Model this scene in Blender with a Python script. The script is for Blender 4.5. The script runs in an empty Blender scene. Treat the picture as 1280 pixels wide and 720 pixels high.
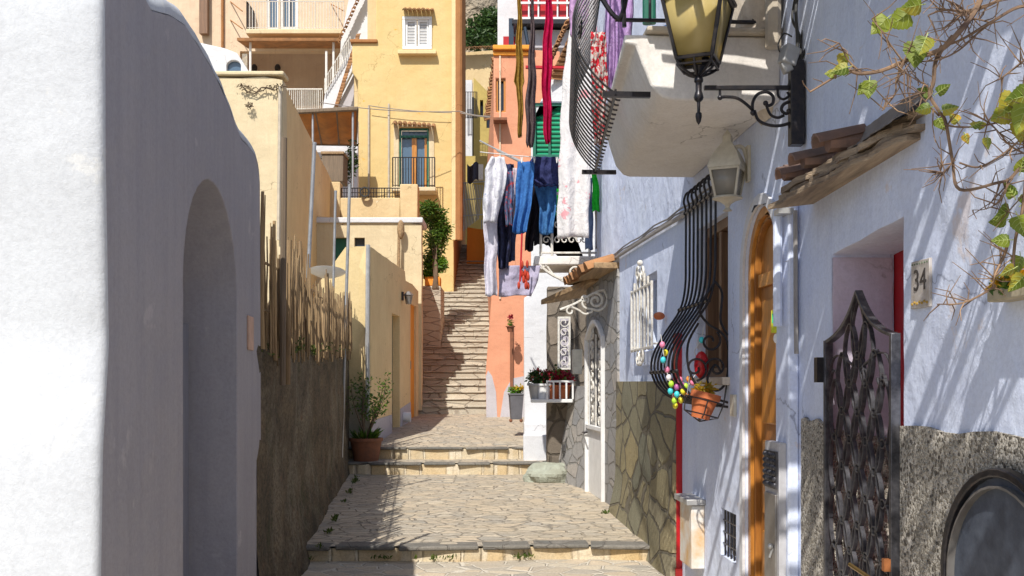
import bpy, bmesh, math, random
from mathutils import Vector, Matrix, noise
from mathutils.geometry import tessellate_polygon
R = math.radians
random.seed(7)
rnd = random.random
def ru(a, b): return a + (b - a) * rnd()
scene = bpy.context.scene
COL = scene.collection
F = 1280.0; CX = 640.0; HY = 478.0; EYE = 1.6
def P(px, py, Y): return Vector(((px - CX) / F * Y, Y, EYE + (HY - py) / F * Y))
def zz(py, Y): return EYE + (HY - py) / F * Y
def xx(px, Y): return (px - CX) / F * Y
SUN_AZ = R(17); SUN_EL = R(49)

# ------------------------------------------------------------------ mesh builder
class MB:
    def __init__(s): s.v = []; s.f = []
    def add(s, vs, fs):
        n = len(s.v); s.v += [Vector(p) for p in vs]; s.f += [tuple(i + n for i in f) for f in fs]; return s
    def box(s, c, d, rz=0, rx=0, ry=0):
        m = Matrix.Translation(Vector(c)) @ Matrix.Rotation(rz, 4, 'Z') @ Matrix.Rotation(rx, 4, 'X') @ Matrix.Rotation(ry, 4, 'Y')
        hx, hy, hz = d[0] / 2, d[1] / 2, d[2] / 2
        vs = [m @ Vector((x * hx, y * hy, z * hz)) for x in (-1, 1) for y in (-1, 1) for z in (-1, 1)]
        return s.add(vs, [(0, 1, 3, 2), (4, 6, 7, 5), (0, 4, 5, 1), (2, 3, 7, 6), (0, 2, 6, 4), (1, 5, 7, 3)])
    def bb(s, x0, x1, y0, y1, z0, z1): return s.box(((x0 + x1) / 2, (y0 + y1) / 2, (z0 + z1) / 2), (abs(x1 - x0), abs(y1 - y0), abs(z1 - z0)))
    def tube(s, pts, r, seg=6, caps=True, flat=1.0):
        pts = [Vector(p) for p in pts]
        if len(pts) < 2: return s
        rs = r if isinstance(r, (list, tuple)) else [r] * len(pts)
        up = None; rings = []
        for i, p in enumerate(pts):
            t = (pts[min(i + 1, len(pts) - 1)] - pts[max(i - 1, 0)])
            if t.length < 1e-9: t = Vector((0, 0, 1))
            t.normalize()
            if up is None:
                a = Vector((0, 0, 1)) if abs(t.z) < .9 else Vector((1, 0, 0))
                up = (a - t * a.dot(t)).normalized()
            else:
                up = (up - t * up.dot(t))
                up = up.normalized() if up.length > 1e-6 else t.orthogonal().normalized()
            b = t.cross(up)
            rings.append([p + up * math.cos(2 * math.pi * k / seg) * rs[i] + b * math.sin(2 * math.pi * k / seg) * rs[i] * flat for k in range(seg)])
        vs = [q for rg in rings for q in rg]; fs = []
        for i in range(len(rings) - 1):
            for k in range(seg):
                a = i * seg + k; b2 = i * seg + (k + 1) % seg
                fs.append((a, b2, b2 + seg, a + seg))
        if caps:
            fs.append(tuple(range(seg - 1, -1, -1))); n = (len(rings) - 1) * seg; fs.append(tuple(range(n, n + seg)))
        return s.add(vs, fs)
    def strap(s, pts, n, t, d, closed=False):
        """flat iron: rectangular section, t thick in the plane, d deep along n"""
        pts = [Vector(p) for p in pts]; n = Vector(n).normalized(); N = len(pts); vs = []; fs = []
        for i, p in enumerate(pts):
            a = pts[(i - 1) % N] if closed else pts[max(i - 1, 0)]
            b = pts[(i + 1) % N] if closed else pts[min(i + 1, N - 1)]
            tt = (b - a).normalized(); q = tt.cross(n).normalized()
            vs += [p + q * t / 2 + n * d / 2, p - q * t / 2 + n * d / 2, p - q * t / 2 - n * d / 2, p + q * t / 2 - n * d / 2]
        for i in range(N if closed else N - 1):
            a = 4 * i; b = 4 * ((i + 1) % N)
            for k in range(4): fs.append((a + k, a + (k + 1) % 4, b + (k + 1) % 4, b + k))
        if not closed: fs += [(3, 2, 1, 0), (4 * N - 4, 4 * N - 3, 4 * N - 2, 4 * N - 1)]
        return s.add(vs, fs)
    def lathe(s, c, prof, seg=16, rot=0, sx=1, sy=1, M=None):
        c = Vector(c); vs = []; fs = []
        for (r, z) in prof:
            for k in range(seg):
                a = rot + 2 * math.pi * k / seg
                q = Vector((math.cos(a) * r * sx, math.sin(a) * r * sy, z))
                if M: q = M @ q
                vs.append(c + q)
        for i in range(len(prof) - 1):
            for k in range(seg):
                a = i * seg + k; b = i * seg + (k + 1) % seg
                fs.append((a, b, b + seg, a + seg))
        if prof[0][0] > 1e-4: fs.append(tuple(range(seg - 1, -1, -1)))
        n = (len(prof) - 1) * seg
        if prof[-1][0] > 1e-4: fs.append(tuple(range(n, n + seg)))
        return s.add(vs, fs)
    def ball(s, c, r, seg=10, rings=7, sc=(1, 1, 1)):
        prof = [(max(1e-5, math.sin(math.pi * i / rings)) * r, -math.cos(math.pi * i / rings) * r * sc[2]) for i in range(rings + 1)]
        return s.lathe(c, prof, seg, sx=sc[0], sy=sc[1])
    def panel(s, fr, outline, holes, w0, w1, back=True):
        """fr(u,v,w)->world; sheet with holes between w0 (front) and w1 (back)"""
        polys = [outline] + holes
        tri = tessellate_polygon([[Vector((a, b, 0)) for a, b in p] for p in polys])
        flat = [q for p in polys for q in p]; n = len(flat)
        vs = [fr(a, b, w0) for a, b in flat] + [fr(a, b, w1) for a, b in flat]
        fs = []
        for t in tri:
            a, b, c = [flat[i] for i in t]
            ar = (b[0] - a[0]) * (c[1] - a[1]) - (b[1] - a[1]) * (c[0] - a[0])
            if abs(ar) < 1e-10: continue
            if ar < 0: t = (t[0], t[2], t[1])
            fs.append(tuple(t))
            if back: fs.append((t[0] + n, t[2] + n, t[1] + n))
        o = 0
        for p in polys:
            m = len(p)
            for i in range(m):
                a = o + i; b = o + (i + 1) % m
                fs.append((a, b, b + n, a + n))
            o += m
        return s.add(vs, fs)
    def grid(s, fn, nu, nv):
        vs = [fn(i / nu, j / nv) for j in range(nv + 1) for i in range(nu + 1)]
        fs = [(j * (nu + 1) + i, j * (nu + 1) + i + 1, (j + 1) * (nu + 1) + i + 1, (j + 1) * (nu + 1) + i) for j in range(nv) for i in range(nu)]
        return s.add(vs, fs)

ORG = {}
def obj(name, mb, mat, parent=None, bev=0, thick=0, smooth=35, origin=None, sub=0, recalc=True):
    me = bpy.data.meshes.new(name)
    if parent is not None: o0 = ORG[parent.name]
    elif origin is not None: o0 = Vector(origin)
    else:
        xs = [v.x for v in mb.v]; ys = [v.y for v in mb.v]; zs = [v.z for v in mb.v]
        o0 = Vector(((min(xs) + max(xs)) / 2, (min(ys) + max(ys)) / 2, min(zs)))
    me.from_pydata([v - o0 for v in mb.v], [], mb.f)
    me.validate()
    if recalc:
        bm = bmesh.new(); bm.from_mesh(me); bmesh.ops.recalc_face_normals(bm, faces=bm.faces); bm.to_mesh(me); bm.free()
    for p in me.polygons: p.use_smooth = True
    me.set_sharp_from_angle(angle=R(smooth))
    me.materials.append(mat)
    o = bpy.data.objects.new(name, me); COL.objects.link(o)
    if parent is not None: o.parent = parent
    else: o.location = o0
    ORG[o.name] = o0
    if sub:
        m = o.modifiers.new('sub', 'SUBSURF'); m.levels = sub; m.render_levels = sub
    if thick:
        m = o.modifiers.new('sol', 'SOLIDIFY'); m.thickness = thick; m.offset = 0
    if bev:
        m = o.modifiers.new('bev', 'BEVEL'); m.width = bev; m.segments = 2; m.limit_method = 'ANGLE'; m.angle_limit = R(40)
    return o
def thing(name, label, cat, loc, group=None):
    o = bpy.data.objects.new(name, None); COL.objects.link(o); o.location = loc
    o.empty_display_size = .1
    ORG[o.name] = Vector(loc); return tag(o, label, cat, group)
def tag(o, label, cat, group=None, kind=None):
    if label: o['label'] = label
    if cat: o['category'] = cat
    if group: o['group'] = group
    if kind: o['kind'] = kind
    return o
def struct(name, mb, mat, **k):
    o = obj(name, mb, mat, **k); o['kind'] = 'structure'; return o
def copy_thing(root, delta, label):
    def cp(o, par):
        c = o.copy(); COL.objects.link(c)
        if par: c.parent = par
        for ch in o.children: cp(ch, c)
        return c
    r = cp(root, None); r.location = Vector(root.location) + Vector(delta); r['label'] = label
    return r

# ------------------------------------------------------------------ materials
def newmat(name):
    m = bpy.data.materials.new(name); m.use_nodes = True; nt = m.node_tree
    return m, nt, nt.nodes['Principled BSDF']
def N(nt, t, **k):
    n = nt.nodes.new(t)
    for a, b in k.items():
        if a.startswith('i_'):
            n.inputs[a[2:].replace('_', ' ')].default_value = b
        else: setattr(n, a, b)
    return n
def coord(nt, scale=(1, 1, 1), rot=(0, 0, 0)):
    tc = N(nt, 'ShaderNodeTexCoord'); mp = N(nt, 'ShaderNodeMapping')
    mp.inputs['Scale'].default_value = scale; mp.inputs['Rotation'].default_value = rot
    nt.links.new(tc.outputs['Object'], mp.inputs['Vector']); return mp.outputs['Vector']
def noisef(nt, vec, scale, detail=4, rough=.6, dist=0):
    n = N(nt, 'ShaderNodeTexNoise'); n.inputs['Scale'].default_value = scale; n.inputs['Detail'].default_value = detail
    n.inputs['Roughness'].default_value = rough; n.inputs['Distortion'].default_value = dist
    nt.links.new(vec, n.inputs['Vector']); return n.outputs['Fac']
def ramp(nt, fac, stops):
    r = N(nt, 'ShaderNodeValToRGB'); e = r.color_ramp.elements
    while len(e) < len(stops): e.new(.5)
    for i, (p, c) in enumerate(stops):
        e[i].position = p; e[i].color = (c, c, c, 1) if isinstance(c, (int, float)) else (*c, 1)
    nt.links.new(fac, r.inputs['Fac']); return r.outputs['Color']
def mix(nt, fac, a, b, mode='MIX'):
    n = N(nt, 'ShaderNodeMix', data_type='RGBA', blend_type=mode)
    for s, v in ((0, fac), (6, a), (7, b)):
        if isinstance(v, (int, float)): n.inputs[s].default_value = v
        elif isinstance(v, tuple): n.inputs[s].default_value = (*v, 1)
        else: nt.links.new(v, n.inputs[s])
    return n.outputs[2]
def bump(nt, b, fac, dist, strength=1.0, prev=None):
    n = N(nt, 'ShaderNodeBump'); n.inputs['Distance'].default_value = dist; n.inputs['Strength'].default_value = strength
    nt.links.new(fac, n.inputs['Height'])
    if prev is not None: nt.links.new(prev, n.inputs['Normal'])
    nt.links.new(n.outputs['Normal'], b.inputs['Normal']); return n.outputs['Normal']
def plaster(name, col, dark=None, patch=None, patch_amt=.62, streak=.25, und=.012, fine=.0015, rough=.9, low=None, crack=.8, blot=.42):
    m, nt, b = newmat(name); v = coord(nt); dark = dark or tuple(c * .75 for c in col)
    c = mix(nt, ramp(nt, noisef(nt, v, 1.3, 6, .65), [(.35, 0), (.75, 1)]), col, tuple(.5 * (a + d) for a, d in zip(col, dark)))
    vs = coord(nt, (7, 7, .45))
    c = mix(nt, mix(nt, streak, (0, 0, 0), ramp(nt, noisef(nt, vs, 1.6, 7, .7), [(.45, 0), (.75, 1)])), c, dark)
    if patch:
        c = mix(nt, ramp(nt, noisef(nt, v, 2.3, 8, .65, .4), [(patch_amt, 0), (patch_amt + .04, 1)]), c, patch)
    c = mix(nt, ramp(nt, noisef(nt, v, .55, 8, .72, .6), [(.50, 0), (.72, blot)]), c, tuple(a * .55 + d * .35 for a, d in zip(dark, col)))
    vo = N(nt, 'ShaderNodeTexVoronoi', feature='DISTANCE_TO_EDGE'); vo.inputs['Scale'].default_value = .9
    wn = N(nt, 'ShaderNodeTexNoise'); wn.inputs['Scale'].default_value = 3.5; wn.inputs['Detail'].default_value = 6; nt.links.new(v, wn.inputs['Vector'])
    wm = N(nt, 'ShaderNodeVectorMath', operation='MULTIPLY_ADD'); nt.links.new(wn.outputs['Color'], wm.inputs[0]); wm.inputs[1].default_value = (.5,) * 3; nt.links.new(v, wm.inputs[2]); nt.links.new(wm.outputs[0], vo.inputs['Vector'])
    ck = mix(nt, ramp(nt, noisef(nt, v, 1.1, 2, .5), [(.52, 0), (.58, crack)]), (0, 0, 0), ramp(nt, vo.outputs['Distance'], [(.0, 1), (.006, 0)]))
    c = mix(nt, ck, c, tuple(d * .45 for d in dark))
    if low:   # dirt that rises from the foot of the wall
        h, pc = low
        sx = N(nt, 'ShaderNodeSeparateXYZ'); nt.links.new(v, sx.inputs[0])
        ad = N(nt, 'ShaderNodeMath', operation='MULTIPLY_ADD'); nt.links.new(noisef(nt, v, 3.0, 8, .7), ad.inputs[0]); ad.inputs[1].default_value = -h * 1.6
        nt.links.new(sx.outputs[2], ad.inputs[2])
        c = mix(nt, ramp(nt, ad.outputs[0], [(0.0, 1), (min(1, h * .35), 0)]), c, pc)
    sp = ramp(nt, noisef(nt, v, 55, 3, .6), [(.3, .9), (.6, 1)])
    c = mix(nt, 1.0, c, sp, 'MULTIPLY')
    nt.links.new(c, b.inputs['Base Color']); b.inputs['Roughness'].default_value = rough; b.inputs['Specular IOR Level'].default_value = .2
    p = bump(nt, b, noisef(nt, v, 2.2, 3, .5), und * 3)
    p = bump(nt, b, noisef(nt, v, 14, 5, .6), und * .45, prev=p)
    bump(nt, b, noisef(nt, v, 110, 4, .7), fine, prev=p); return m
def simple(name, col, rough=.6, metal=0, var=.15, vscale=8, bmp=.001, spec=.5, col2=None, grain=(1, 1, 1), island=0):
    m, nt, b = newmat(name); v = coord(nt, grain); c2 = col2 or tuple(max(0, c * (1 - var * 2)) for c in col)
    f = ramp(nt, noisef(nt, v, vscale, 6, .65), [(.35, 0), (.7, 1)])
    c = mix(nt, f, col, c2)
    if island:
        g = N(nt, 'ShaderNodeNewGeometry')
        c = mix(nt, 1.0, c, ramp(nt, g.outputs['Random Per Island'], [(0, 1 - island), (1, 1)]), 'MULTIPLY')
    nt.links.new(c, b.inputs['Base Color']); b.inputs['Roughness'].default_value = rough
    b.inputs['Metallic'].default_value = metal; b.inputs['Specular IOR Level'].default_value = spec
    if bmp: bump(nt, b, noisef(nt, v, vscale * 5, 4, .6), bmp)
    return m
def wood(name, col, dark, rough=.55, axis=2, sc=1):
    s = [30 * sc] * 3; s[axis] = 1.6 * sc
    m, nt, b = newmat(name); v = coord(nt, tuple(s))
    c = mix(nt, ramp(nt, noisef(nt, v, 1, 6, .6, 1.2), [(.35, 0), (.7, 1)]), col, dark)
    nt.links.new(c, b.inputs['Base Color']); b.inputs['Roughness'].default_value = rough
    bump(nt, b, noisef(nt, v, 2, 4, .6), .0015); return m
def cells(name, cols, mortar, scale, stretch=(1, 1, 1), edge=.06, bd=.02, rough=.85, jit=.25, stain=None, metric3d=True, rot=(0, 0, 0), grit=60, dk=.5):
    m, nt, b = newmat(name); v0 = coord(nt, rot=rot)
    ds = N(nt, 'ShaderNodeTexNoise'); ds.inputs['Scale'].default_value = scale * .9; ds.inputs['Detail'].default_value = 3; nt.links.new(v0, ds.inputs['Vector'])
    ml = N(nt, 'ShaderNodeVectorMath', operation='MULTIPLY_ADD'); nt.links.new(ds.outputs['Color'], ml.inputs[0]); ml.inputs[1].default_value = (jit / scale * 1.2,) * 3; nt.links.new(v0, ml.inputs[2])
    mp = N(nt, 'ShaderNodeMapping'); mp.inputs['Scale'].default_value = stretch; nt.links.new(ml.outputs[0], mp.inputs['Vector'])
    a = N(nt, 'ShaderNodeTexVoronoi', feature='DISTANCE_TO_EDGE'); a.inputs['Scale'].default_value = scale; nt.links.new(mp.outputs[0], a.inputs['Vector'])
    f1 = N(nt, 'ShaderNodeTexVoronoi', feature='F1'); f1.inputs['Scale'].default_value = scale; nt.links.new(mp.outputs[0], f1.inputs['Vector'])
    sep = N(nt, 'ShaderNodeSeparateColor'); nt.links.new(f1.outputs['Color'], sep.inputs[0])
    c = ramp(nt, sep.outputs[0], [(i / max(1, len(cols) - 1), q) for i, q in enumerate(cols)])
    c = mix(nt, ramp(nt, noisef(nt, v0, scale * 2.2, 7, .7), [(.35, .0), (.75, dk)]), c, tuple(q * .5 for q in cols[0]))
    e = ramp(nt, a.outputs['Distance'], [(edge * .45, 0), (edge, 1)])
    c = mix(nt, e, mortar, c)
    if stain: c = mix(nt, ramp(nt, noisef(nt, v0, .9, 6, .7), [(.42, 0), (.72, .85)]), c, stain)
    c = mix(nt, 1.0, c, ramp(nt, noisef(nt, v0, grit, 3, .7), [(.3, .72), (.6, 1)]), 'MULTIPLY')
    nt.links.new(c, b.inputs['Base Color']); b.inputs['Roughness'].default_value = rough; b.inputs['Specular IOR Level'].default_value = .3
    p = bump(nt, b, e, bd)
    bump(nt, b, noisef(nt, v0, 22, 6, .7), bd * .5, prev=p); return m
def leafmat(name, c1, c2, c3=None, trans=.25):
    m, nt, b = newmat(name); g = N(nt, 'ShaderNodeNewGeometry')
    c = ramp(nt, g.outputs['Random Per Island'], [(0, c1), (.6, c2), (1, c3 or c2)])
    v = coord(nt); c = mix(nt, 1.0, c, ramp(nt, noisef(nt, v, 30, 4, .6), [(.3, .7), (.7, 1)]), 'MULTIPLY')
    nt.links.new(c, b.inputs['Base Color']); b.inputs['Roughness'].default_value = .5
    t = N(nt, 'ShaderNodeBsdfTranslucent'); nt.links.new(c, t.inputs['Color'])
    mx = N(nt, 'ShaderNodeMixShader'); mx.inputs[0].default_value = trans
    nt.links.new(b.outputs[0], mx.inputs[1]); nt.links.new(t.outputs[0], mx.inputs[2])
    nt.links.new(mx.outputs[0], nt.nodes['Material Output'].inputs['Surface']); return m
def fabric(name, col, col2=None, vs=20, trans=.2, pat=None):
    m, nt, b = newmat(name); v = coord(nt)
    c = mix(nt, ramp(nt, noisef(nt, v, vs, 5, .6), [(.4, 0), (.65, 1)]), col, col2 or tuple(q * .8 for q in col))
    if pat:
        thr, pc, sc = pat
        c = mix(nt, ramp(nt, noisef(nt, v, sc, 3, .6, .5), [(thr, 0), (thr + .03, 1)]), c, pc)
    nt.links.new(c, b.inputs['Base Color']); b.inputs['Roughness'].default_value = .95; b.inputs['Specular IOR Level'].default_value = .1
    pp = bump(nt, b, noisef(nt, coord(nt, (1, 1, .5)), 9, 4, .6, 1.0), .03)
    bump(nt, b, noisef(nt, v, 45, 4, .6), .005, prev=pp)
    t = N(nt, 'ShaderNodeBsdfTranslucent'); nt.links.new(c, t.inputs['Color'])
    mx = N(nt, 'ShaderNodeMixShader'); mx.inputs[0].default_value = trans
    nt.links.new(b.outputs[0], mx.inputs[1]); nt.links.new(t.outputs[0], mx.inputs[2])
    nt.links.new(mx.outputs[0], nt.nodes['Material Output'].inputs['Surface']); return m
def glassy(name, col, rough=.08, spec=.8):
    m, nt, b = newmat(name); v = coord(nt)
    c = mix(nt, noisef(nt, v, 1.5, 4, .6), col, tuple(min(1, q * 1.9 + .01) for q in col))
    nt.links.new(c, b.inputs['Base Color']); b.inputs['Roughness'].default_value = rough; b.inputs['Specular IOR Level'].default_value = spec; return m
def stripes(name, c1, c2, scale, rot=(0, 0, 0), thr=.5, rough=.8, bd=0):
    m, nt, b = newmat(name); v = coord(nt, rot=rot); w = N(nt, 'ShaderNodeTexWave', bands_direction='Z'); w.inputs['Scale'].default_value = scale
    nt.links.new(v, w.inputs['Vector']); c = mix(nt, ramp(nt, w.outputs['Fac'], [(thr - .1, 0), (thr + .1, 1)]), c1, c2)
    c = mix(nt, 1.0, c, ramp(nt, noisef(nt, v, 6, 5, .6), [(.3, .75), (.7, 1)]), 'MULTIPLY')
    nt.links.new(c, b.inputs['Base Color']); b.inputs['Roughness'].default_value = rough
    if bd: bump(nt, b, w.outputs['Fac'], bd)
    return m

M = {}
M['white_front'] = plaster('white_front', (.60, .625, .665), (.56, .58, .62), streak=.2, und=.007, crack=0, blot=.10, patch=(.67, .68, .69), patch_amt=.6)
M['shaded_side'] = plaster('shaded_side', (.42, .405, .44), (.30, .30, .35), patch=(.48, .46, .49), patch_amt=.62, streak=.55, und=.012, crack=0, blot=.3)  # darker copy of the wall white, with the side's shade in its colour
M['white_blue'] = plaster('white_blue', (.75, .82, .98), (.55, .61, .84), streak=.45, und=.014, patch=(.70, .66, .70), patch_amt=.63, blot=.3)
M['white_plain'] = plaster('white_plain', (.70, .71, .74), (.62, .62, .66), streak=.3)
M['lilac'] = plaster('lilac', (.62, .56, .68), (.5, .45, .55), streak=.2)
M['cream'] = plaster('cream', (.70, .55, .32), (.58, .42, .22), streak=.35, patch=(.72, .62, .44), patch_amt=.64)
M['cream_pale'] = plaster('cream_pale', (.72, .61, .41), (.54, .42, .26), streak=.4, patch=(.68, .5, .3), patch_amt=.70)
M['cream_wall'] = plaster('cream_wall', (.68, .54, .31), (.6, .45, .2), streak=.35, low=(.9, (.36, .33, .26)))
M['ochre'] = plaster('ochre', (.84, .66, .37), (.6, .42, .22), streak=.35)
M['yellow'] = plaster('yellow', (.69, .53, .26), (.64, .44, .17), streak=.3, patch=(.72, .40, .07), patch_amt=.665)
M['peach'] = plaster('peach', (.74, .59, .43), (.54, .37, .26), streak=.35, patch=(.80, .52, .32), patch_amt=.66)
M['salmon'] = plaster('salmon', (.72, .34, .21), (.60, .26, .16), streak=.3, patch=(.72, .42, .33), patch_amt=.66)
M['orange'] = plaster('orange', (.86, .36, .06), (.7, .26, .05), streak=.15)
M['olive_wall'] = plaster('olive_wall', (.55, .42, .14), (.34, .26, .1), streak=.3)
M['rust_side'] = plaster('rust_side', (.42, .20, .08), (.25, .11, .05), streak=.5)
M['grey_paint'] = plaster('grey_paint', (.52, .50, .54), (.40, .38, .42), streak=.2)
M['beige_plaster'] = plaster('beige_plaster', (.74, .66, .56), (.46, .38, .30), streak=.6, patch=(.86, .84, .80), patch_amt=.6)
def oldmat():
    m, nt, b = newmat('old_wall'); v = coord(nt, (1, .55, 1)); v1 = coord(nt, (1, .5, .6))
    c = mix(nt, ramp(nt, noisef(nt, v, 3.2, 8, .75), [(.38, 0), (.62, 1)]), (.19, .14, .08), (.06, .05, .03))
    c = mix(nt, ramp(nt, noisef(nt, v1, 1.9, 8, .7, .5), [(.50, 0), (.62, .8)]), c, (.24, .20, .14))
    c = mix(nt, ramp(nt, noisef(nt, v1, 2.6, 8, .75), [(.55, 0), (.66, .75)]), c, (.055, .065, .025))
    c = mix(nt, ramp(nt, noisef(nt, v, 5.0, 8, .7), [(.58, 0), (.66, .8)]), c, (.20, .11, .06))
    c = mix(nt, 1.0, c, ramp(nt, noisef(nt, v, 38, 5, .7), [(.36, .42), (.6, 1.15)]), 'MULTIPLY')
    nt.links.new(c, b.inputs['Base Color']); b.inputs['Roughness'].default_value = .95
    p = bump(nt, b, noisef(nt, v, 4, 8, .7), .06); bump(nt, b, noisef(nt, v, 30, 6, .7), .02, prev=p); return m
M['old_wall'] = oldmat()
M['balcony_white'] = plaster('balcony_white', (.86, .83, .80), (.62, .57, .52), streak=.35)
M['canopy_plaster'] = plaster('canopy_plaster', (.34, .30, .27), (.2, .17, .15), streak=.3, und=.02, fine=.004)
M['stone_clad'] = cells('stone_clad', [(.30, .26, .16), (.40, .35, .21), (.25, .25, .19), (.46, .38, .21), (.31, .30, .24)], (.19, .17, .13), 3.5, (1, .5, .85), .045, .03, stain=None)
M['stone_grey'] = cells('stone_grey', [(.42, .40, .38), (.34, .34, .35), (.48, .44, .40)], (.30, .29, .27), 4.6, (1, .55, 1), .05, .02)
M['stone_dark'] = cells('stone_dark', [(.24, .2, .16), (.18, .15, .12), (.3, .25, .2)], (.12, .1, .08), 3.4, (1, 1, .8), .06, .02)
def pebble():
    m, nt, b = newmat('pebbledash'); v = coord(nt)
    a = N(nt, 'ShaderNodeTexVoronoi', feature='F1'); a.inputs['Scale'].default_value = 78; a.inputs['Randomness'].default_value = 1
    nt.links.new(v, a.inputs['Vector']); sep = N(nt, 'ShaderNodeSeparateColor'); nt.links.new(a.outputs['Color'], sep.inputs[0])
    c = ramp(nt, sep.outputs[0], [(0, (.16, .14, .12)), (.2, (.38, .34, .28)), (.4, (.62, .57, .49)), (1, (.80, .75, .67))])
    c = mix(nt, ramp(nt, noisef(nt, v, 2.5, 6, .7), [(.4, 0), (.7, .55)]), c, (.22, .2, .17))
    nt.links.new(c, b.inputs['Base Color']); b.inputs['Roughness'].default_value = .9
    inv = ramp(nt, a.outputs['Distance'], [(0, 1), (.7, 0)])
    p = bump(nt, b, inv, .02); bump(nt, b, noisef(nt, v, 25, 6, .7), .02, prev=p); return m
M['pebble'] = pebble()
PAVE = [(.60, .50, .37), (.46, .41, .34), (.66, .55, .41), (.40, .37, .32), (.56, .50, .41), (.68, .59, .45)]
M['paving'] = cells('paving', PAVE, (.27, .24, .20), 6.2, (.85, 1.25, 1), .05, .014, jit=.12, stain=(.50, .42, .31), grit=40, dk=.35)
M['paving_low'] = cells('paving_low', PAVE, (.68, .62, .52), 4.6, (.9, 1.2, 1), .06, .016, dk=.3, jit=.14)
M['riser'] = cells('riser', [(.72, .56, .34), (.62, .54, .40), (.76, .66, .48)], (.74, .66, .52), 3.4, (.8, .0, .0), .05, .02, stain=(.62, .42, .18), jit=.12, dk=.3)
M['nosing'] = cells('nosing', [(.20, .19, .17), (.26, .24, .21), (.16, .16, .15)], (.2, .18, .16), 7, (.5, 1, 1), .03, .01)
M['stair'] = cells('stair', [(.60, .55, .45), (.52, .48, .40), (.66, .60, .49)], (.34, .30, .25), 3.4, (.6, .25, 2.0), .05, .012, stain=(.44, .38, .30), jit=.1, dk=.3)
M['rock'] = simple('rock', (.5, .4, .28), .95, vscale=.35, col2=(.22, .2, .17), bmp=.6)
M['boulder'] = simple('boulder', (.40, .43, .36), .9, vscale=3, col2=(.24, .24, .19), bmp=.03)
M['iron'] = simple('iron', (.025, .027, .035), .35, .6, vscale=30, bmp=.0006, col2=(.06, .05, .05))
M['iron_gate'] = simple('iron_gate', (.17, .17, .19), .38, .7, vscale=22, bmp=.0006, col2=(.05, .05, .06))
M['iron_white'] = simple('iron_white', (.75, .74, .70), .5, 0, vscale=30, bmp=.0006, col2=(.5, .45, .38))
M['rail_grey'] = simple('rail_grey', (.42, .42, .42), .5, .2, vscale=20)
M['cane'] = simple('cane', (.54, .37, .19), .8, 0, vscale=7, bmp=.002, col2=(.24, .15, .08), grain=(3, 3, .4), island=.6)
M['net'] = simple('net', (.17, .10, .05), .95, vscale=12, col2=(.34, .26, .15), bmp=.003, grain=(8, 8, .6))
M['pole'] = simple('pole', (.42, .42, .43), .4, .6, vscale=9)
M['old_wood'] = wood('old_wood', (.42, .28, .15), (.17, .11, .06), .8, axis=1, sc=.6)
M['pole_wood'] = wood('pole_wood', (.22, .16, .11), (.12, .09, .06), .8)
M['door_wood'] = wood('door_wood', (.42, .17, .035), (.24, .085, .018), .35)
M['door_wood2'] = wood('door_wood2', (.60, .26, .05), (.36, .14, .025), .35)
M['win_wood'] = wood('win_wood', (.24, .13, .07), (.13, .07, .04), .5)
M['tile'] = simple('tile', (.34, .20, .15), .85, vscale=9, col2=(.16, .12, .11), bmp=.004, island=.4)
M['tile_far'] = simple('tile_far', (.50, .24, .10), .9, vscale=3, col2=(.22, .12, .06), bmp=.01, island=.4)
M['terracotta'] = simple('terracotta', (.62, .18, .06), .7, vscale=12, col2=(.45, .12, .045))
M['terra_old'] = simple('terra_old', (.26, .10, .05), .8, vscale=12, col2=(.16, .07, .04))
M['red'] = simple('red', (.52, .012, .018), .35, vscale=4, col2=(.38, .01, .015))
M['green_paint'] = simple('green_paint', (.01, .14, .09), .5, vscale=5)
M['green_shut'] = stripes('green_shut', (.01, .36, .18), (.005, .14, .07), 4.2, bd=.02)
M['shut_white'] = stripes('shut_white', (.62, .62, .62), (.40, .41, .43), 3.6, bd=.01)
M['white_paint'] = simple('white_paint', (.80, .80, .80), .5, vscale=6, var=.08)
M['cream_metal'] = simple('cream_metal', (.66, .62, .52), .45, 0, vscale=14, col2=(.5, .46, .38))
M['grey_metal'] = simple('grey_metal', (.30, .29, .28), .38, .5, vscale=6, col2=(.2, .18, .17))
M['galv'] = simple('galv', (.5, .5, .5), .45, .4, vscale=8)
M['brass'] = simple('brass', (.55, .36, .12), .3, .9, vscale=8)
M['black_mesh'] = simple('black_mesh', (.05, .06, .085), .5, .1, vscale=14, bmp=.0012, col2=(.10, .12, .16))
M['glass_dark'] = glassy('glass_dark', (.02, .03, .045))
M['glass_blue'] = glassy('glass_blue', (.06, .10, .15))
M['dark_in'] = simple('dark_in', (.05, .04, .035), .9)
M['canvas'] = simple('canvas', (.50, .20, .04), .9, vscale=2.5, col2=(.28, .12, .035))
M['cable'] = simple('cable', (.03, .03, .03), .5)
M['cable_grey'] = simple('cable_grey', (.33, .31, .30), .6)
M['pipe_beige'] = simple('pipe_beige', (.55, .48, .38), .6)
M['pot_grey'] = simple('pot_grey', (.14, .14, .16), .6)
M['leaf'] = leafmat('leaf', (.04, .11, .012), (.09, .20, .02), (.22, .30, .04))
M['leaf_bright'] = leafmat('leaf_bright', (.05, .17, .01), (.13, .32, .02), (.25, .42, .04))
M['leaf_vine'] = leafmat('leaf_vine', (.13, .20, .015), (.30, .36, .03), (.55, .44, .05), .4)
M['leaf_yellow'] = leafmat('leaf_yellow', (.6, .35, .02), (.7, .45, .03), (.4, .4, .05), .4)
M['leaf_dark'] = leafmat('leaf_dark', (.02, .06, .01), (.05, .11, .02), (.09, .16, .03))
M['moss'] = leafmat('moss', (.05, .10, .01), (.10, .16, .02), (.18, .2, .04))
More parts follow.
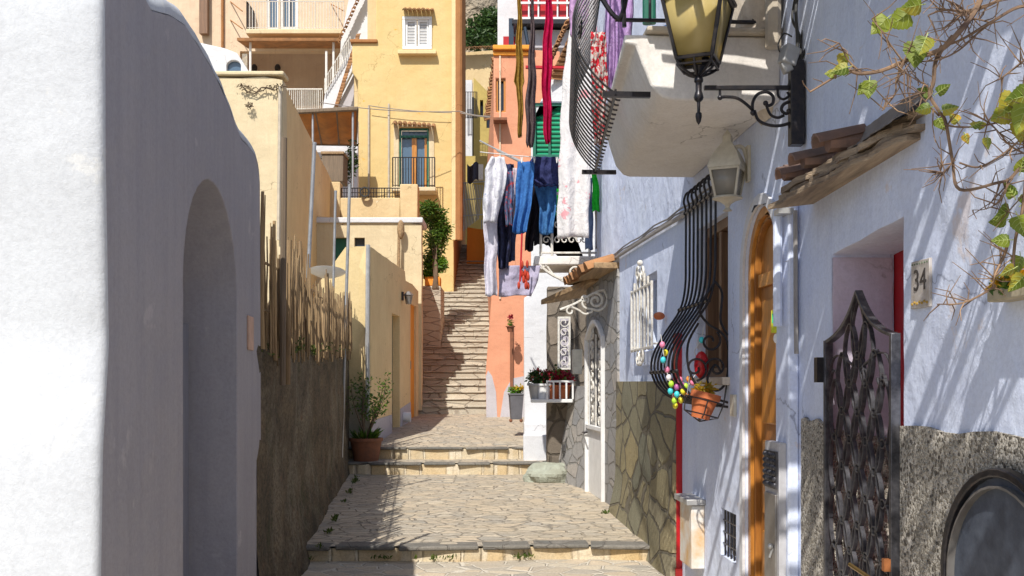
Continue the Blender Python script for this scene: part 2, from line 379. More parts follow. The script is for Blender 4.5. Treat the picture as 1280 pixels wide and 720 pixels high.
M['petal_red'] = leafmat('petal_red', (.5, .01, .03), (.3, .01, .05), (.65, .04, .05))
M['petal_yellow'] = leafmat('petal_yellow', (.8, .55, .02), (.85, .4, .02), (.8, .7, .1))
M['twig'] = simple('twig', (.38, .24, .14), .8, vscale=14, col2=(.13, .08, .06), island=.5)
M['bark'] = simple('bark', (.16, .11, .07), .9, vscale=12)

SMOOTH_BITS = None
# ------------------------------------------------------------------ generic builders
def clumps(mb, blobs, n, size, flat=.45):
    for k in range(n):
        c, r = random.choice(blobs); c = Vector(c)
        while True:
            q = Vector((ru(-1, 1), ru(-1, 1), ru(-1, 1)))
            if q.length < 1: break
        q = q * (.55 + .45 * rnd()); p = c + Vector((q.x * r[0], q.y * r[1], q.z * r[2]))
        leaf(mb, p, Vector((ru(-1, 1), ru(-1, 1), ru(-.7, .6))), size * ru(.6, 1.3), flat)
def leaf(mb, p, d, L, w=.45, fold=.15):
    d = d.normalized(); a = Vector((ru(-1, 1), ru(-1, 1), ru(-1, 1))); s = d.cross(a)
    if s.length < 1e-3: s = d.orthogonal()
    s.normalize(); n = d.cross(s)
    m = p + d * L * .5
    mb.add([p, m + s * L * w * .5 + n * L * fold, p + d * L, m - s * L * w * .5 + n * L * fold, m], [(0, 1, 4), (1, 2, 4), (2, 3, 4), (3, 0, 4)])
def spiral(c, e1, e2, r0, r1, a0, a1, n=22):
    c = Vector(c); e1 = Vector(e1); e2 = Vector(e2); out = []
    for i in range(n + 1):
        t = i / n; a = a0 + (a1 - a0) * t; r = r0 + (r1 - r0) * t
        out.append(c + e1 * math.cos(a) * r + e2 * math.sin(a) * r)
    return out
def bez(p0, p1, p2, p3, n=12):
    p0, p1, p2, p3 = map(Vector, (p0, p1, p2, p3))
    return [p0 * (1 - t) ** 3 + p1 * 3 * t * (1 - t) ** 2 + p2 * 3 * t * t * (1 - t) + p3 * t ** 3 for t in [i / n for i in range(n + 1)]]
def catmull(pts, n=6):
    pts = [Vector(p) for p in pts]; q = [pts[0]] + pts + [pts[-1]]; out = []
    for i in range(1, len(q) - 2):
        for k in range(n):
            t = k / n
            out.append(.5 * ((2 * q[i]) + (-q[i - 1] + q[i + 1]) * t + (2 * q[i - 1] - 5 * q[i] + 4 * q[i + 1] - q[i + 2]) * t * t + (-q[i - 1] + 3 * q[i] - 3 * q[i + 1] + q[i + 2]) * t ** 3))
    out.append(q[-2]); return out
def sag(a, b, s, n=12):
    a = Vector(a); b = Vector(b); return [a.lerp(b, i / n) - Vector((0, 0, s * 4 * (i / n) * (1 - i / n))) for i in range(n + 1)]
def jit_line(pts, step=.12, amp=.006):
    out = []
    for i in range(len(pts)):
        a = Vector((*pts[i], 0)); b = Vector((*pts[(i + 1) % len(pts)], 0)); n = max(1, int((b - a).length / step))
        for k in range(n):
            q = a.lerp(b, k / n)
            if k: q += Vector((ru(-amp, amp), ru(-amp, amp), 0))
            out.append((q.x, q.y))
    return out
def arch_pts(u0, u1, v0, vs, rise, n=12):
    """opening outline: flat bottom v0, spring vs, curved top"""
    c = (u0 + u1) / 2; h = (u1 - u0) / 2
    return [(u0, v0), (u1, v0)] + [(c + h * math.cos(math.pi * i / n), vs + rise * math.sin(math.pi * i / n)) for i in range(n + 1)]
def rect(u0, u1, v0, v1): return [(u0, v0), (u1, v0), (u1, v1), (u0, v1)]
def tiles(mb, a, b, down, n, L, r, rows=1):
    """half-round roof tiles side by side from a to b, each running along 'down' (length L)"""
    a = Vector(a); b = Vector(b); d = Vector(down).normalized(); s = (b - a).normalized(); up = s.cross(d)
    if up.z < 0: up = -up
    for rw in range(rows):
        for i in range(n):
            c = a.lerp(b, (i + .5) / n) + d * (rw * L * .8) + up * (ru(-.1, .1) * r + (rows - rw) * r * .15)
            ring = []
            LL = L * ru(.92, 1.08)
            for t, rr in ((0, r * .85), (1, r)):
                for sh in (0, -.22):
                    ring.append([c + d * LL * t + s * math.cos(math.pi * k / 6) * rr * (1 + sh) + up * math.sin(math.pi * k / 6) * rr * (1 + sh) for k in range(7)])
            vs = [q for g in ring for q in g]; fs = []
            o1, i1, o2, i2 = 0, 7, 14, 21
            for k in range(6):
                fs += [(o1 + k, o1 + k + 1, o2 + k + 1, o2 + k), (i1 + k, i2 + k, i2 + k + 1, i1 + k + 1), (o2 + k, o2 + k + 1, i2 + k + 1, i2 + k), (o1 + k, i1 + k, i1 + k + 1, o1 + k + 1)]
            fs += [(o1, o2, i2, i1), (o1 + 6, i1 + 6, i2 + 6, o2 + 6)]
            mb.add(vs, fs)

# frame along the right-hand row of houses
LW = math.hypot(1, .0507)
def WX(Y): return 1.79 - .0507 * Y
def RW(u, v, w=0): return Vector((WX(u) - w / LW, u - w * .0507 / LW, v))
RN = Vector((-1 / LW, -.0507 / LW, 0)); RD = Vector((-.0507 / LW, 1 / LW, 0))
def rpx(px): return 1.79 / ((px - CX) / F + .0507)      # depth of the right wall under a picture column
# frame along the left wall
def LX(Y): return -1.0 - .098 * Y
LL_ = math.hypot(1, .098)
def LWf(u, v, w=0): return Vector((LX(u) + w / LL_, u + w * .098 / LL_, v))
LN = Vector((1 / LL_, .098 / LL_, 0))
def lpx(px): return -1.0 / ((px - CX) / F + .098)
def FF(Y):   # frame of a wall that faces the camera at depth Y: u = X, v = Z, w toward the camera
    return lambda u, v, w=0: Vector((u, Y - w, v))
def prect(x0, x1, y0, y1, Y): return rect(xx(x0, Y), xx(x1, Y), zz(y1, Y), zz(y0, Y))

exec_parts = []
# ================================================================== GROUND
def step_edge(X): return 0.05 * math.sin(X * 1.7 + .4) + .03 * math.sin(X * 4.1)
mb = MB()
mb.grid(lambda a, b: Vector((-400 + 800 * a, -100 + 900 * b, -.02)), 4, 4)
struct('ground', mb, simple('ground_m', (.3, .27, .22), .95, vscale=.4), recalc=False)
mb = MB()
mb.grid(lambda a, b: Vector((-4.5 + 8 * a, -3 + 12.35 * b, .004 * noise.noise(Vector((a * 20, b * 30, 0))))), 40, 60)
struct('lower_path', mb, M['paving_low'], recalc=False)
def tread(name, y0, y1, z0, z1, mat, x0=-4.5, x1=3.5, ny=60, side=0):
    m = MB()
    def f(a, b):
        X = x0 + (x1 - x0) * a; Y = y0 + (y1 - y0) * b + (step_edge(X) if b < .0001 or side else 0) * (1 - b)
        return Vector((X, Y, z0 + (z1 - z0) * b + .012 * noise.noise(Vector((X * 2.2, Y * 1.7, 3))) * (0 if b < .001 else 1)))
    m.grid(f, 70, ny); return struct(name, m, mat, recalc=False, smooth=60)
T1 = (9.18, 15.55, .137, .20)
tread('middle_path', 9.18, 15.9, .137, .20, M['paving'], side=1)
tread('upper_step_path', 15.6, 16.5, .375, .385, M['paving'], side=1, ny=6)
tread('upper_path', 16.25, 23.0, .57, .96, M['paving'], side=1)
def riser(name, Y, z0, z1, nose=True, n=15):
    m = MB(); g = MB()
    x0, x1 = -4.5, 3.5
    m.grid(lambda a, b: Vector((x0 + (x1 - x0) * a, Y + step_edge(x0 + (x1 - x0) * a) + .012 - .012 * noise.noise(Vector((a * 30, b * 3, Y))), z0 - .03 + (z1 - z0 + .01) * b)), 80, 4)
    r_ = struct(name, m, M['riser'], recalc=False)
    x = x0
    while x < x1:
        w = ru(.45, .95); e = min(x + w, x1); c = (x + e) / 2
        g.box((c, Y + step_edge(c) + .10, z1 - .016), (e - x - ru(.012, .05), .26, .04), rz=ru(-.012, .012) + .05 * 1.7 * math.cos(c * 1.7 + .4))
        x = e
    struct(name.replace('riser', 'kerb'), g, M['nosing'], bev=.014)
riser('lower_riser', 9.18, 0, .137); riser('middle_riser', 15.6, .20, .375); riser('upper_riser', 16.25, .375, .57)
# stairs
mb = MB(); NS = 34
def stair_x(Y):
    t = (Y - 22.2) / 13
    return -2.2 - .02 * t - .03, -.42 - .52 * t
for i in range(NS):
    Y = 22.2 + i * .385; z0 = .93 + i * .158; xl, xr = stair_x(Y); nblk = 4
    cuts = [xl - .25] + sorted(ru(xl + .1, xr - .1) for _ in range(2)) + [xr + .25]
    for a, b in zip(cuts, cuts[1:]):
        dz = ru(-.010, .010); dy = ru(-.018, .018)
        mb.bb(a, b, Y + dy + .03, 36.5, z0 - .3, z0 + .118 + dz)
        mb.bb(a, b - .004, Y + dy, Y + .44, z0 + .120 + dz, z0 + .16 + dz)
struct('stairs', mb, M['stair'], bev=.012)
# hillside behind the town
mb = MB()
def hill(a, b):
    X = -90 + 180 * a; Y = 62 + 75 * b
    n = noise.fractal(Vector((X * .05, Y * .05, 1)), 1, 2, 5)
    return Vector((X, Y - n * 7, 4 + 75 * b ** .8 + n * 3))
mb.grid(hill, 90, 60)
struct('hillside', mb, M['rock'], recalc=False)

# ================================================================== LEFT ARCHED WALL
prof = [(190, 1), (213, 8), (232, 22), (250, 50), (264, 75), (276, 100), (286, 124), (294, 146), (302, 166), (309, 173), (315, 180), (320, 190), (323.5, 205), (325, 225)]
top = [(lpx(a), zz(b, lpx(a)) - .035) for a, b in prof]
near = [(125, 720), (126, 650), (127.5, 560), (132, 480), (135, 430), (134, 380), (133, 300), (131, 200), (130.5, 100), (130, 0)]
nearp = [(lpx(a), zz(b, 3.33)) for a, b in near]
nearp = [(nearp[0][0], 0)] + nearp
outl = nearp + [(3.36, 2.96), (3.55, 3.01), (3.8, 3.05)] + top + [(lpx(326), 1.5), (lpx(327), 0)]
outl = [(u + ru(-.002, .002), v + ru(-.002, .002)) for u, v in outl]
hole = arch_pts(lpx(229) , lpx(296.5), .002, 2.05, .56, 16)
hole = [(u, v) for u, v in hole if v > .01]
hole = [(lpx(229), .05), (lpx(296.5), .05)] + hole
t = thing('arched_wall', 'tall rounded-top wall, sunlit white on its front, its side coloured darker as in shade, with an arched recess', 'wall', (LX(5), 5, 0))
# side face with recess, its shade put into the darker colour
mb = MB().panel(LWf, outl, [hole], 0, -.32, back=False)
obj('side_face', mb, M['shaded_side'], t, bev=.012, recalc=True)
# core behind: white masonry facing the camera, rounded shoulder
mb = MB()
core = [(u + .006 if u < 4 else u - .004, v - .004) for u, v in outl]
def LWc(u, v, w=0):
    return LWf(u, v, w) if u > 3.6 else Vector((LX(u) + w, u, v))
nu = len(core)
front_u = [p for p in core if p[0] < 3.6 and p[1] < 2.99]
# front face as grid bulging slightly, running left
front_u.sort(key=lambda q: q[1])
def frontf(a, b):
    z = b * 3.02; uu = None
    for (u0, v0), (u1, v1) in zip(front_u, front_u[1:]):
        if v0 <= z <= v1: uu = u0 + (u1 - u0) * (z - v0) / max(1e-6, v1 - v0); break
    if uu is None: uu = front_u[-1][0]
    r = .035; X0 = LX(uu)
    if a < .12: ang = a / .12 * math.pi / 2; return Vector((X0 - r + r * math.cos(ang) + .001, uu + r - r * math.sin(ang) - .034, z))
    aa = (a - .12) / .88
    return Vector((X0 - r - aa * 4.5, uu - .034 - .0985 * (r + aa * 4.5) - .006 - .02 * noise.noise(Vector((aa * 5, z, 0))) * min(1, aa * 20), z))
mb.grid(frontf, 40, 40)
tp = [p for p in outl if p[1] > 2.9 and p[0] < 6.9]; tp.sort()
tp = [(3.34, 3.02)] + tp
def topf(a, b):
    rr = .10; th = min(1, a / .3) * math.pi / 2
    k = b * (len(tp) - 1); i = min(int(k), len(tp) - 2); f = k - i
    u = tp[i][0] * (1 - f) + tp[i + 1][0] * f; v = tp[i][1] * (1 - f) + tp[i + 1][1] * f
    w = -rr * (1 - math.cos(th)) - max(0, a - .3) * 6; bl = .014 * noise.noise(Vector((u * 4, a * 3, 0)))
    return LWf(u, v + (rr + bl) * math.sin(th), w + bl * .5)
mb.grid(topf, 30, 60)
mb.grid(lambda a, b: LWf(6.8, 3.05 * b, -.33 - 4 * a), 2, 2)
obj('white_face', mb, M['white_front'], t, recalc=False)
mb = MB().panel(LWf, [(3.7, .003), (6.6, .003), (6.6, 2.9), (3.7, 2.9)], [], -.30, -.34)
obj('recess_wall', mb, M['shaded_side'], t)
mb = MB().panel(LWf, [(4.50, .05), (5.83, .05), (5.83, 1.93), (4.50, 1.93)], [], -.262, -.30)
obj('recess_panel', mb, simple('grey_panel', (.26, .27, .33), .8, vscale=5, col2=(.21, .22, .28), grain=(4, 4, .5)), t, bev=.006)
u0, u1 = lpx(308.6), lpx(315)
mb = MB().panel(LWf, rect(u0, u1, zz(437, u0), zz(394, u0)), [], .012, 0)
obj('letter_slot', mb, simple('slot', (.62, .40, .30), .6), t, bev=.004)

# ================================================================== WEATHERED WALL + CANE FENCE
t = thing('retaining_wall', 'dark weathered moss-stained retaining wall on the left below the cane fence', 'wall', (LX(11.5), 11.5, 0))
mb = MB()
def wt(Y): return 1.84 + (Y - 6.8) * .033 + .03 * math.sin(Y * 2.3)
def oldw(a, b):
    Y = 6.6 + 9.75 * b
    if a < .8:
        z = -.05 + (wt(Y) + .05) * a / .8; w = .09 * max(0, 1 - z / .6) ** 1.6 + .035 * noise.noise(Vector((Y * 1.3, z * 1.6, 0))) + .012 * noise.noise(Vector((Y * 6, z * 3, 3)))
        return LWf(Y, z, w)
    k = (a - .8) / .2; return LWf(Y, wt(Y) - .02 * k + .01 * noise.noise(Vector((Y * 5, k, 0))), -.35 * k)
mb.grid(oldw, 50, 150)
mb.grid(lambda a, b: LWf(6.6 + 9.75 * b, (wt(6.6 + 9.75 * b) - .02) * (1 - a) - .05 * a, -.35), 2, 150)
mb.grid(lambda a, b: LWf(16.35, -.05 + (wt(16.35) + .03) * a, -.35 * b), 2, 2)
obj('wall', mb, M['old_wall'], t, recalc=False, smooth=60)
mb = MB()
for k in range(1500):
    Y = 6.7 + 9.6 * rnd() ** 1.1
    dens = noise.noise(Vector((Y * 1.1, 0, 7)))
    if dens < -.05 and rnd() < .8: continue
    p = LWf(Y, wt(Y) + ru(-.06, .03), ru(-.06, .05)); leaf(mb, p, Vector((ru(-.6, .9), ru(-.8, .8), ru(-.3, 1))), ru(.02, .06), .5)
obj('moss', mb, M['moss'], t, recalc=False)

t = thing('cane_fence', 'ragged fence of dry upright canes standing on the weathered wall', 'fence', (LX(10), 10, 2.0))
mb = MB()
def ftop(Y):
    pts = [(6.7, 2.85), (7.4, 2.55), (8.5, 2.72), (9.6, 2.72), (10.2, 2.55), (10.9, 2.5), (12, 2.85), (13.2, 2.65), (16.4, 2.95)]
    for (a, b), (c, d) in zip(pts, pts[1:]):
        if a <= Y <= c: return b + (d - b) * (Y - a) / (c - a)
    return 2.8
Y = 6.75
while Y < 16.2:
    r_ = ru(.005, .011) if rnd() < .95 else ru(.013, .018); w = ru(-.03, .06); tp_ = ftop(Y) + ru(-.22, .12); bt = wt(Y) - ru(.02, .18) if w > .02 else wt(Y) - .02
    le = ru(-.05, .05)
    pts = [LWf(Y + le * s_ + ru(-.006, .006), bt + (tp_ - bt) * s_, w + ru(-.006, .006)) for s_ in (0, .25, .5, .75, 1)]
    mb.tube(pts, [r_ * q for q in (1, 1.02, .95, .85, .7)], 6)
    Y += ru(.010, .036) + (.10 if rnd() < .06 else 0)
obj('cane_screen', mb, M['cane'], t)
mb = MB()
mb.grid(lambda a, b: LWf(6.75 + 9.4 * a, wt(6.75 + 9.4 * a) + (ftop(6.75 + 9.4 * a) - .22 - .22 * abs(math.sin(a * 23)) - wt(6.75 + 9.4 * a)) * b, -.07 + .03 * noise.noise(Vector((a * 40, b * 2, 0)))), 120, 6)
obj('shade_net', mb, M['net'], t, recalc=False, thick=.004)
mb = MB()
for z in (2.1, 2.42): mb.tube([LWf(6.8 + 9.3 * i / 20, z + (6.8 + 9.3 * i / 20 - 6.8) * .03 + ru(-.02, .02), .0) for i in range(21)], .010, 5)
obj('cross_cane', mb, M['cane'], t)
for px, py0, mt, r_, w in ((335, 172, 'pole_wood', .022, .09), (342, 300, 'cane', .02, .09)):
    Yp = lpx(px + 2); mb = MB().tube([LWf(Yp, wt(Yp) - .25, w), LWf(Yp, zz(py0, Yp), w + .01)], r_, 8); obj('post', mb, M[mt], t)
def upole(px0, px1, py0, py1, Y, r_, label, m='pole', zb=.5):
    mb = MB(); a = P(px0, py0, Y); b = P(px1, py1, Y); d = (b - a); k = (zb - a.z) / d.z if d.z else 1
    mb.tube([a, a + d * k], r_, 8); mb.lathe(a + Vector((0, 0, -.005)), [(r_ * 1.15, 0), (r_ * 1.15, .02), (.001, .03)], 8)
    tag(obj('pole', mb, M[m], smooth=50), label, 'pole', 'metal poles rising behind the fence')
upole(393, 386, 180, 325, 11.5, .022, 'tallest pale metal pole, leaning slightly, behind the cane fence')
upole(419.5, 417, 240, 345, 14.0, .018, 'short thin metal pole between two taller ones behind the fence')
upole(437, 433.5, 232, 350, 15.0, .023, 'thick grey metal pole near the right end of the cane fence')
# white dish
t = thing('satellite_dish', 'white round dish tilted upward, just showing over the cane fence', 'dish', P(410, 345, 14.5) + Vector((-.3, 1.3, -2.1)))
mb = MB(); Mx = Matrix.Rotation(R(-62), 4, 'X')
mb.lathe(P(409, 340, 15.6), [(.02, -.08), (.15, -.06), (.27, 0), (.28, .01), (.26, .01), (.14, -.045), (.001, -.06)], 28, M=Matrix.Rotation(R(-12), 4, 'X'))
obj('bowl', mb, M['white_paint'], t)
mb = MB().tube([P(409, 348, 15.6), P(409, 348, 15.6) - Vector((0, 0, 2.6))], .025, 8); obj('mast', mb, M['pole'], t)

# ================================================================== GARDEN WALL (cream) WITH DOORS
t = thing('garden_wall', 'cream plastered garden wall beside the potted shrub, with two doors in its shaded side', 'wall', (-2.4, 19, .5))
Y0, Y1 = 16.35, 21.9; XA, XB = xx(463, Y0), xx(523, Y1)
def GW(u, v, w=0):
    k = (u - Y0) / (Y1 - Y0); d = Vector((XB - XA, Y1 - Y0, 0)).normalized(); n = Vector((d.y, -d.x, 0))
    return Vector((XA, Y0, v)) + d * (u - Y0) + n * w
ztop = zz(308, Y0)
y_d0, y_d1 = 18.45, 19.35; y_o0, y_o1 = 20.75, 21.6
holes = [rect(y_d0, y_d1, .62, 2.85), rect(y_o0, y_o1, .75, 3.2)]
mb = MB().panel(GW, jit_line([(Y0, .3), (Y1, .3), (Y1, 3.55), (21.0, 3.62), (20.1, 3.60), (20.0, ztop), (Y0, ztop)], .3, .008), holes, 0, -.25)
obj('side_wall', mb, M['ochre'], t, bev=.015)
mb = MB().panel(FF(Y0 + .004), jit_line([(-3.1, .3), (XA - .004, .3), (XA - .004, ztop - .004), (-2.66, ztop - .01), (-3.1, ztop - .6)], .25, .008), [], 0, -.25)
obj('end_wall', mb, M['cream_wall'], t, bev=.015)
mb = MB().panel(GW, [(Y0 + .03, .35), (y_d0 - .05, .35), (y_d0 - .05, 1.02), (Y0 + .03, .98)], [], .012, -.01).panel(GW, [(y_d1 + .04, .4), (y_o0 - .05, .4), (y_o0 - .05, 1.2), (y_d1 + .04, 1.1)], [], .012, -.01)
obj('painted_base', mb, M['grey_paint'], t)
mb = MB().panel(GW, rect(y_d0, y_d1, .6, 2.85), [], -.13, -.18); d_ = obj('door', mb, simple('olive_door', (.36, .29, .17), .7, grain=(3, 3, .4)), t)
mb = MB().panel(GW, rect(y_o0, y_o1, .7, 3.2), [], -.05, -.09); d_ = obj('door', mb, M['orange'], t)
mb = MB().box(GW(y_o0 + .12, 1.95, -.02), (.03, .03, .16)); obj('handle', mb, M['grey_metal'], d_)
mb = MB().tube([P(460, 306, Y0 - .06), P(459, 420, Y0 - .06), P(459.5, 520, Y0 - .06)], .035, 8); obj('drainpipe', mb, M['galv'], t)
g = GW(19.75, .93, .03); mb = MB().tube([g + Vector((-.1, 0, 0)), g + Vector((.12, 0, 0))], [.09, .09], 14, caps=False)
obj('drain_outlet', mb, M['white_paint'], t, thick=.02)
mb = MB().tube([g + Vector((-.02, 0, 0)), g + Vector((0, 0, 0))], .08, 14); obj('outlet_hole', mb, M['dark_in'], t)
w_ = thing('wall_lamp', 'small dark wall lamp on the ochre side wall above the door', 'lamp', GW(19.6, 3.2, .08))
mb = MB().box(GW(19.6, 3.25, .02), (.04, .1, .16)); obj('mount', mb, M['iron'], w_)
mb = MB().lathe(GW(19.6, 3.10, .13), [(.05, 0), (.08, .16), (.10, .17), (.03, .24)], 6); obj('shade', mb, M['grey_metal'], w_)

# potted shrub
def pot(mb, c, r0, r1, h, rim=.02, seg=20):
    mb.lathe(c, [(r0, 0), (r1, h * .86), (r1 + rim, h * .87), (r1 + rim, h), (r1 - .01, h), (r1 - .02, h * .9), (.001, h * .88)], seg)
pc = Vector((xx(457, 15.9), 15.95, .375))
t = thing('potted_shrub', 'leggy green shrub with trained stems in an old terracotta pot at the wall corner', 'plant', pc)
mb = MB(); pot(mb, pc, .19, .245, .36); obj('pot', mb, M['terra_old'], t)
mb = MB(); lf = MB()
for k in range(9):
    a = ru(0, 6.28); tip = pc + Vector((.34 * math.cos(a) * ru(.4, 1), .34 * math.sin(a) * .6, ru(.9, 1.35)))
    pts = bez(pc + Vector((0, 0, .3)), pc + Vector((.12 * math.cos(a + 1), .1 * math.sin(a), .6)), tip + Vector((0, 0, -.35)), tip, 9)
    mb.tube(pts, [.016 - .012 * i / 9 for i in range(10)], 5)
    for q in pts[5:]:
        for _ in range(9): leaf(lf, q + Vector((ru(-.1, .1), ru(-.1, .1), ru(-.08, .08))), Vector((ru(-1, 1), ru(-1, 1), ru(-.2, 1))), ru(.05, .09), .4)
obj('stems', mb, M['bark'], t)
for k in range(70):
    a = ru(0, 6.28); leaf(lf, pc + Vector((.1 * math.cos(a), .1 * math.sin(a), .33)), Vector((math.cos(a), math.sin(a), ru(.5, 2))), ru(.14, .26), .13)
obj('foliage', lf, M['leaf'], t, recalc=False)

# ================================================================== CREAM TERRACE HOUSE (Y 24)
Yh = 22.1
t = thing('cream_house', 'low cream terraced house behind the garden wall with a green doorway', 'house', (-4, Yh, 2))
win = prect(443, 456, 297, 318, Yh); dr = prect(418, 434, 297, 350, Yh)
mb = MB().panel(FF(Yh), jit_line([(xx(330, Yh), 1), (xx(527, Yh), 1), (xx(527, Yh), zz(281, Yh)), (xx(470, Yh), zz(275, Yh)), (xx(330, Yh), zz(267, Yh))], .4, .01), [dr, win], 0, -.3)
obj('wall', mb, M['cream_pale'], t, bev=.02)
q0 = Vector((xx(527, Yh) - .01, Yh + .31, 0)); q1 = Vector((-2.55, 27.4, 0)); zsw = zz(284, Yh); off = Vector((-.3, 0, 0))
mb = MB().add([q + o_ + Vector((0, 0, z_)) for q in (q0, q1) for o_ in (Vector(), off) for z_ in (.5, zsw)], [(0, 1, 5, 4), (2, 6, 7, 3), (1, 3, 7, 5), (0, 4, 6, 2), (4, 5, 7, 6), (0, 2, 3, 1)])
obj('stair_side_wall', mb, M['ochre'], t, bev=.02)
mb = MB().bb(xx(370, Yh), xx(527, Yh) + .03, Yh - .05, Yh + 1.0, zz(279, Yh), zz(279, Yh) + .12); obj('ledge', mb, M['white_plain'], t, bev=.02)
mb = MB().panel(FF(Yh + .12), prect(417, 435, 296, 351, Yh), [], 0, -.04); obj('door', mb, M['green_paint'], t)
mb = MB().panel(FF(Yh + .12), prect(442, 457, 296, 319, Yh), [], 0, -.04); obj('window', mb, M['glass_dark'], t)
Yt = 25.0
zb = zz(279, Yt)
mb = MB().bb(xx(405, Yt), xx(425, Yt), Yt, Yt + .4, zb, zz(227, Yt)).bb(xx(425, Yt) + .004, xx(500, Yt) - .004, Yt + .02, Yt + .35, zb, zz(247, Yt)).bb(xx(500, Yt), xx(522, Yt), Yt, Yt + .5, zb, zz(230, Yt))
obj('parapet', mb, M['cream'], t, bev=.02)
def rail(name, a, b, h, n, mat, parent, r_=.009, mid=False, top_r=.014):
    mb = MB(); a = Vector(a); b = Vector(b); up = Vector((0, 0, h))
    mb.tube([a + up, b + up], top_r, 6); mb.tube([a + Vector((0, 0, .05)), b + Vector((0, 0, .05))], r_, 5)
    if mid: mb.tube([a + up * .55, b + up * .55], r_, 5)
    for i in range(n + 1):
        p = a.lerp(b, i / n); mb.tube([p, p + up], r_ * (1.5 if i % 8 == 0 else 1), 5, caps=False)
    return obj(name, mb, mat, parent)
rail('railing', P(426, 247, Yt) + Vector((0, .1, 0)), P(500, 247, Yt) + Vector((0, .1, 0)), .25, 22, M['iron'], t, mid=True)
# crates / grill under awning
tt = thing('storage_box', 'brown wooden storage chest on the terrace under the awning', 'chest', P(417, 226, 26))
mb = MB().bb(xx(403, 26), xx(430, 26), 25.9, 26.6, zz(228, 26), zz(194, 26)); obj('body', mb, M['pole_wood'], tt, bev=.02)
mb = MB().bb(xx(402, 26), xx(431, 26), 25.86, 26.64, zz(194, 26) + .003, zz(191, 26) + .01); obj('lid', mb, M['old_wood'], tt, bev=.01)
tt = thing('coiled_hose', 'dark round coil hanging on the terrace railing', 'coil', P(456, 240, Yt - .1))
mb = MB()
for k in range(3): mb.tube([P(456, 240, Yt - .08 - .03 * k) + Vector((.11 * math.cos(a), 0, .11 * math.sin(a))) for a in [i * math.pi / 8 for i in range(17)]], .022, 6)
obj('coil', mb, M['cable'], tt)
tt = thing('dried_stalk', 'brown dried stalk with a bulging head in front of the cream wall', 'plant', P(498, 340, 21.9))
mb = MB().tube([P(498, 345, 21.9), P(498.5, 310, 21.9), P(499, 285, 21.9)], [.04, .035, .03], 7); obj('stem', mb, M['old_wood'], tt)
mb = MB().ball(P(501, 287, 21.9), .10, 10, 8, (.8, .8, 2.1)); obj('head', mb, M['old_wood'], tt)

# ================================================================== LEFT BLOCK
t = thing('cream_block_house', 'flat-topped cream building with a shaded side, behind the cane fence', 'building', (-5, 20, 2))
A = P(353, 100, 17); zt = A.z
mb = MB().panel(FF(17), jit_line([(-6.2, 0), (A.x, 0), (A.x, zt), (xx(330, 17), zt + .06), (xx(300, 17), zt + .03), (-6.2, zt + .1)], .4, .01), [], 0, -.3)
obj('front_wall', mb, M['cream_pale'], t, bev=.02)
far = Vector((xx(415, 25.4), 25.4, 0)); d = Vector((far.x - A.x, 8.4, 0)); Ld = d.length; d.normalize(); nn = Vector((d.y, -d.x, 0))
BW = lambda u, v, w=0: Vector((A.x, 17, v)) + d * u + nn * w
mb = MB().panel(BW, jit_line([(.31, 0), (Ld, 0), (Ld, zt - .03), (.31, zt - .004)], .4, .01), [], -.004, -.3); obj('side_wall', mb, M['ochre'], t, bev=.02)
mb = MB().bb(-6.2, A.x + .03, 16.95, 17.35, zt + .07, zt + .14); obj('coping', mb, M['cream_pale'], t, bev=.02)
mb = MB().tube([P(350, 108, 16.93), P(348, 300, 16.93)], .03, 6); obj('drainpipe', mb, M['pipe_beige'], t)
mb = MB()
for k in range(5):
    x0 = ru(293, 330); pts = [P(x0 + i * ru(4, 8), 112 + ru(-5, 6), 16.93) for i in range(6)]; pts.sort(key=lambda q: q.x)
    mb.tube(pts, .008, 4)
clumps(mb, [(P(345, 109, 16.9), (.25, .04, .06)), (P(312, 132, 16.9), (.08, .04, .06)), (P(305, 108, 16.9), (.2, .04, .04))], 160, .05)
tag(obj('dry_creeper', mb, M['bark'], recalc=False), 'thin dry creeper clinging to the top of the cream block building', 'creeper')

# ================================================================== YELLOW TALL HOUSE
Yy = 30.0
t = thing('yellow_house', 'tall yellow house with shuttered window and small iron balcony', 'house', (-3.3, Yy, 4))
wn = prect(503, 540, 21, 62, Yy); bd = prect(499, 536, 160, 238, Yy)
xl = xx(447, Yy)
mb = MB().panel(FF(Yy), [(xl, 3), (xx(567, Yy), 3), (xx(567, Yy), 18), (xx(470, Yy), 18), (xx(470, Yy), zz(54, Yy)), (xx(440, Yy), zz(54, Yy)), (xx(440, Yy), zz(90, Yy)), (xl, zz(100, Yy))], [wn, bd], 0, -.35)
obj('wall', mb, M['yellow'], t, bev=.03)
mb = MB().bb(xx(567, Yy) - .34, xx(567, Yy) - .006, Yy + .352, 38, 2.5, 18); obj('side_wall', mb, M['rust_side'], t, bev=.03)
mb = MB().bb(xx(470, Yy) - .3, xx(470, Yy) - .01, Yy + .36, 36, zz(60, Yy), 18)
mb.bb(xx(440, Yy) + .01, xx(440, Yy) + .3, Yy + .36, 36, 5, zz(56, Yy)); obj('west_wall', mb, M['cream'], t)
mb = MB().bb(xx(438, Yy), xx(472, Yy), Yy - .08, Yy + 1, zz(54, Yy), zz(54, Yy) + .1); obj('ledge', mb, M['rust_side'], t, bev=.02)
# brown corner pipes
for px, r_, m_ in ((568, .09, 'ochre'), (573.5, .12, 'rust_side')):
    mb = MB().tube([P(px, 300, Yy - .15), P(px, -60, Yy - .15)], r_, 10); obj('corner_pipe', mb, M[m_], t)
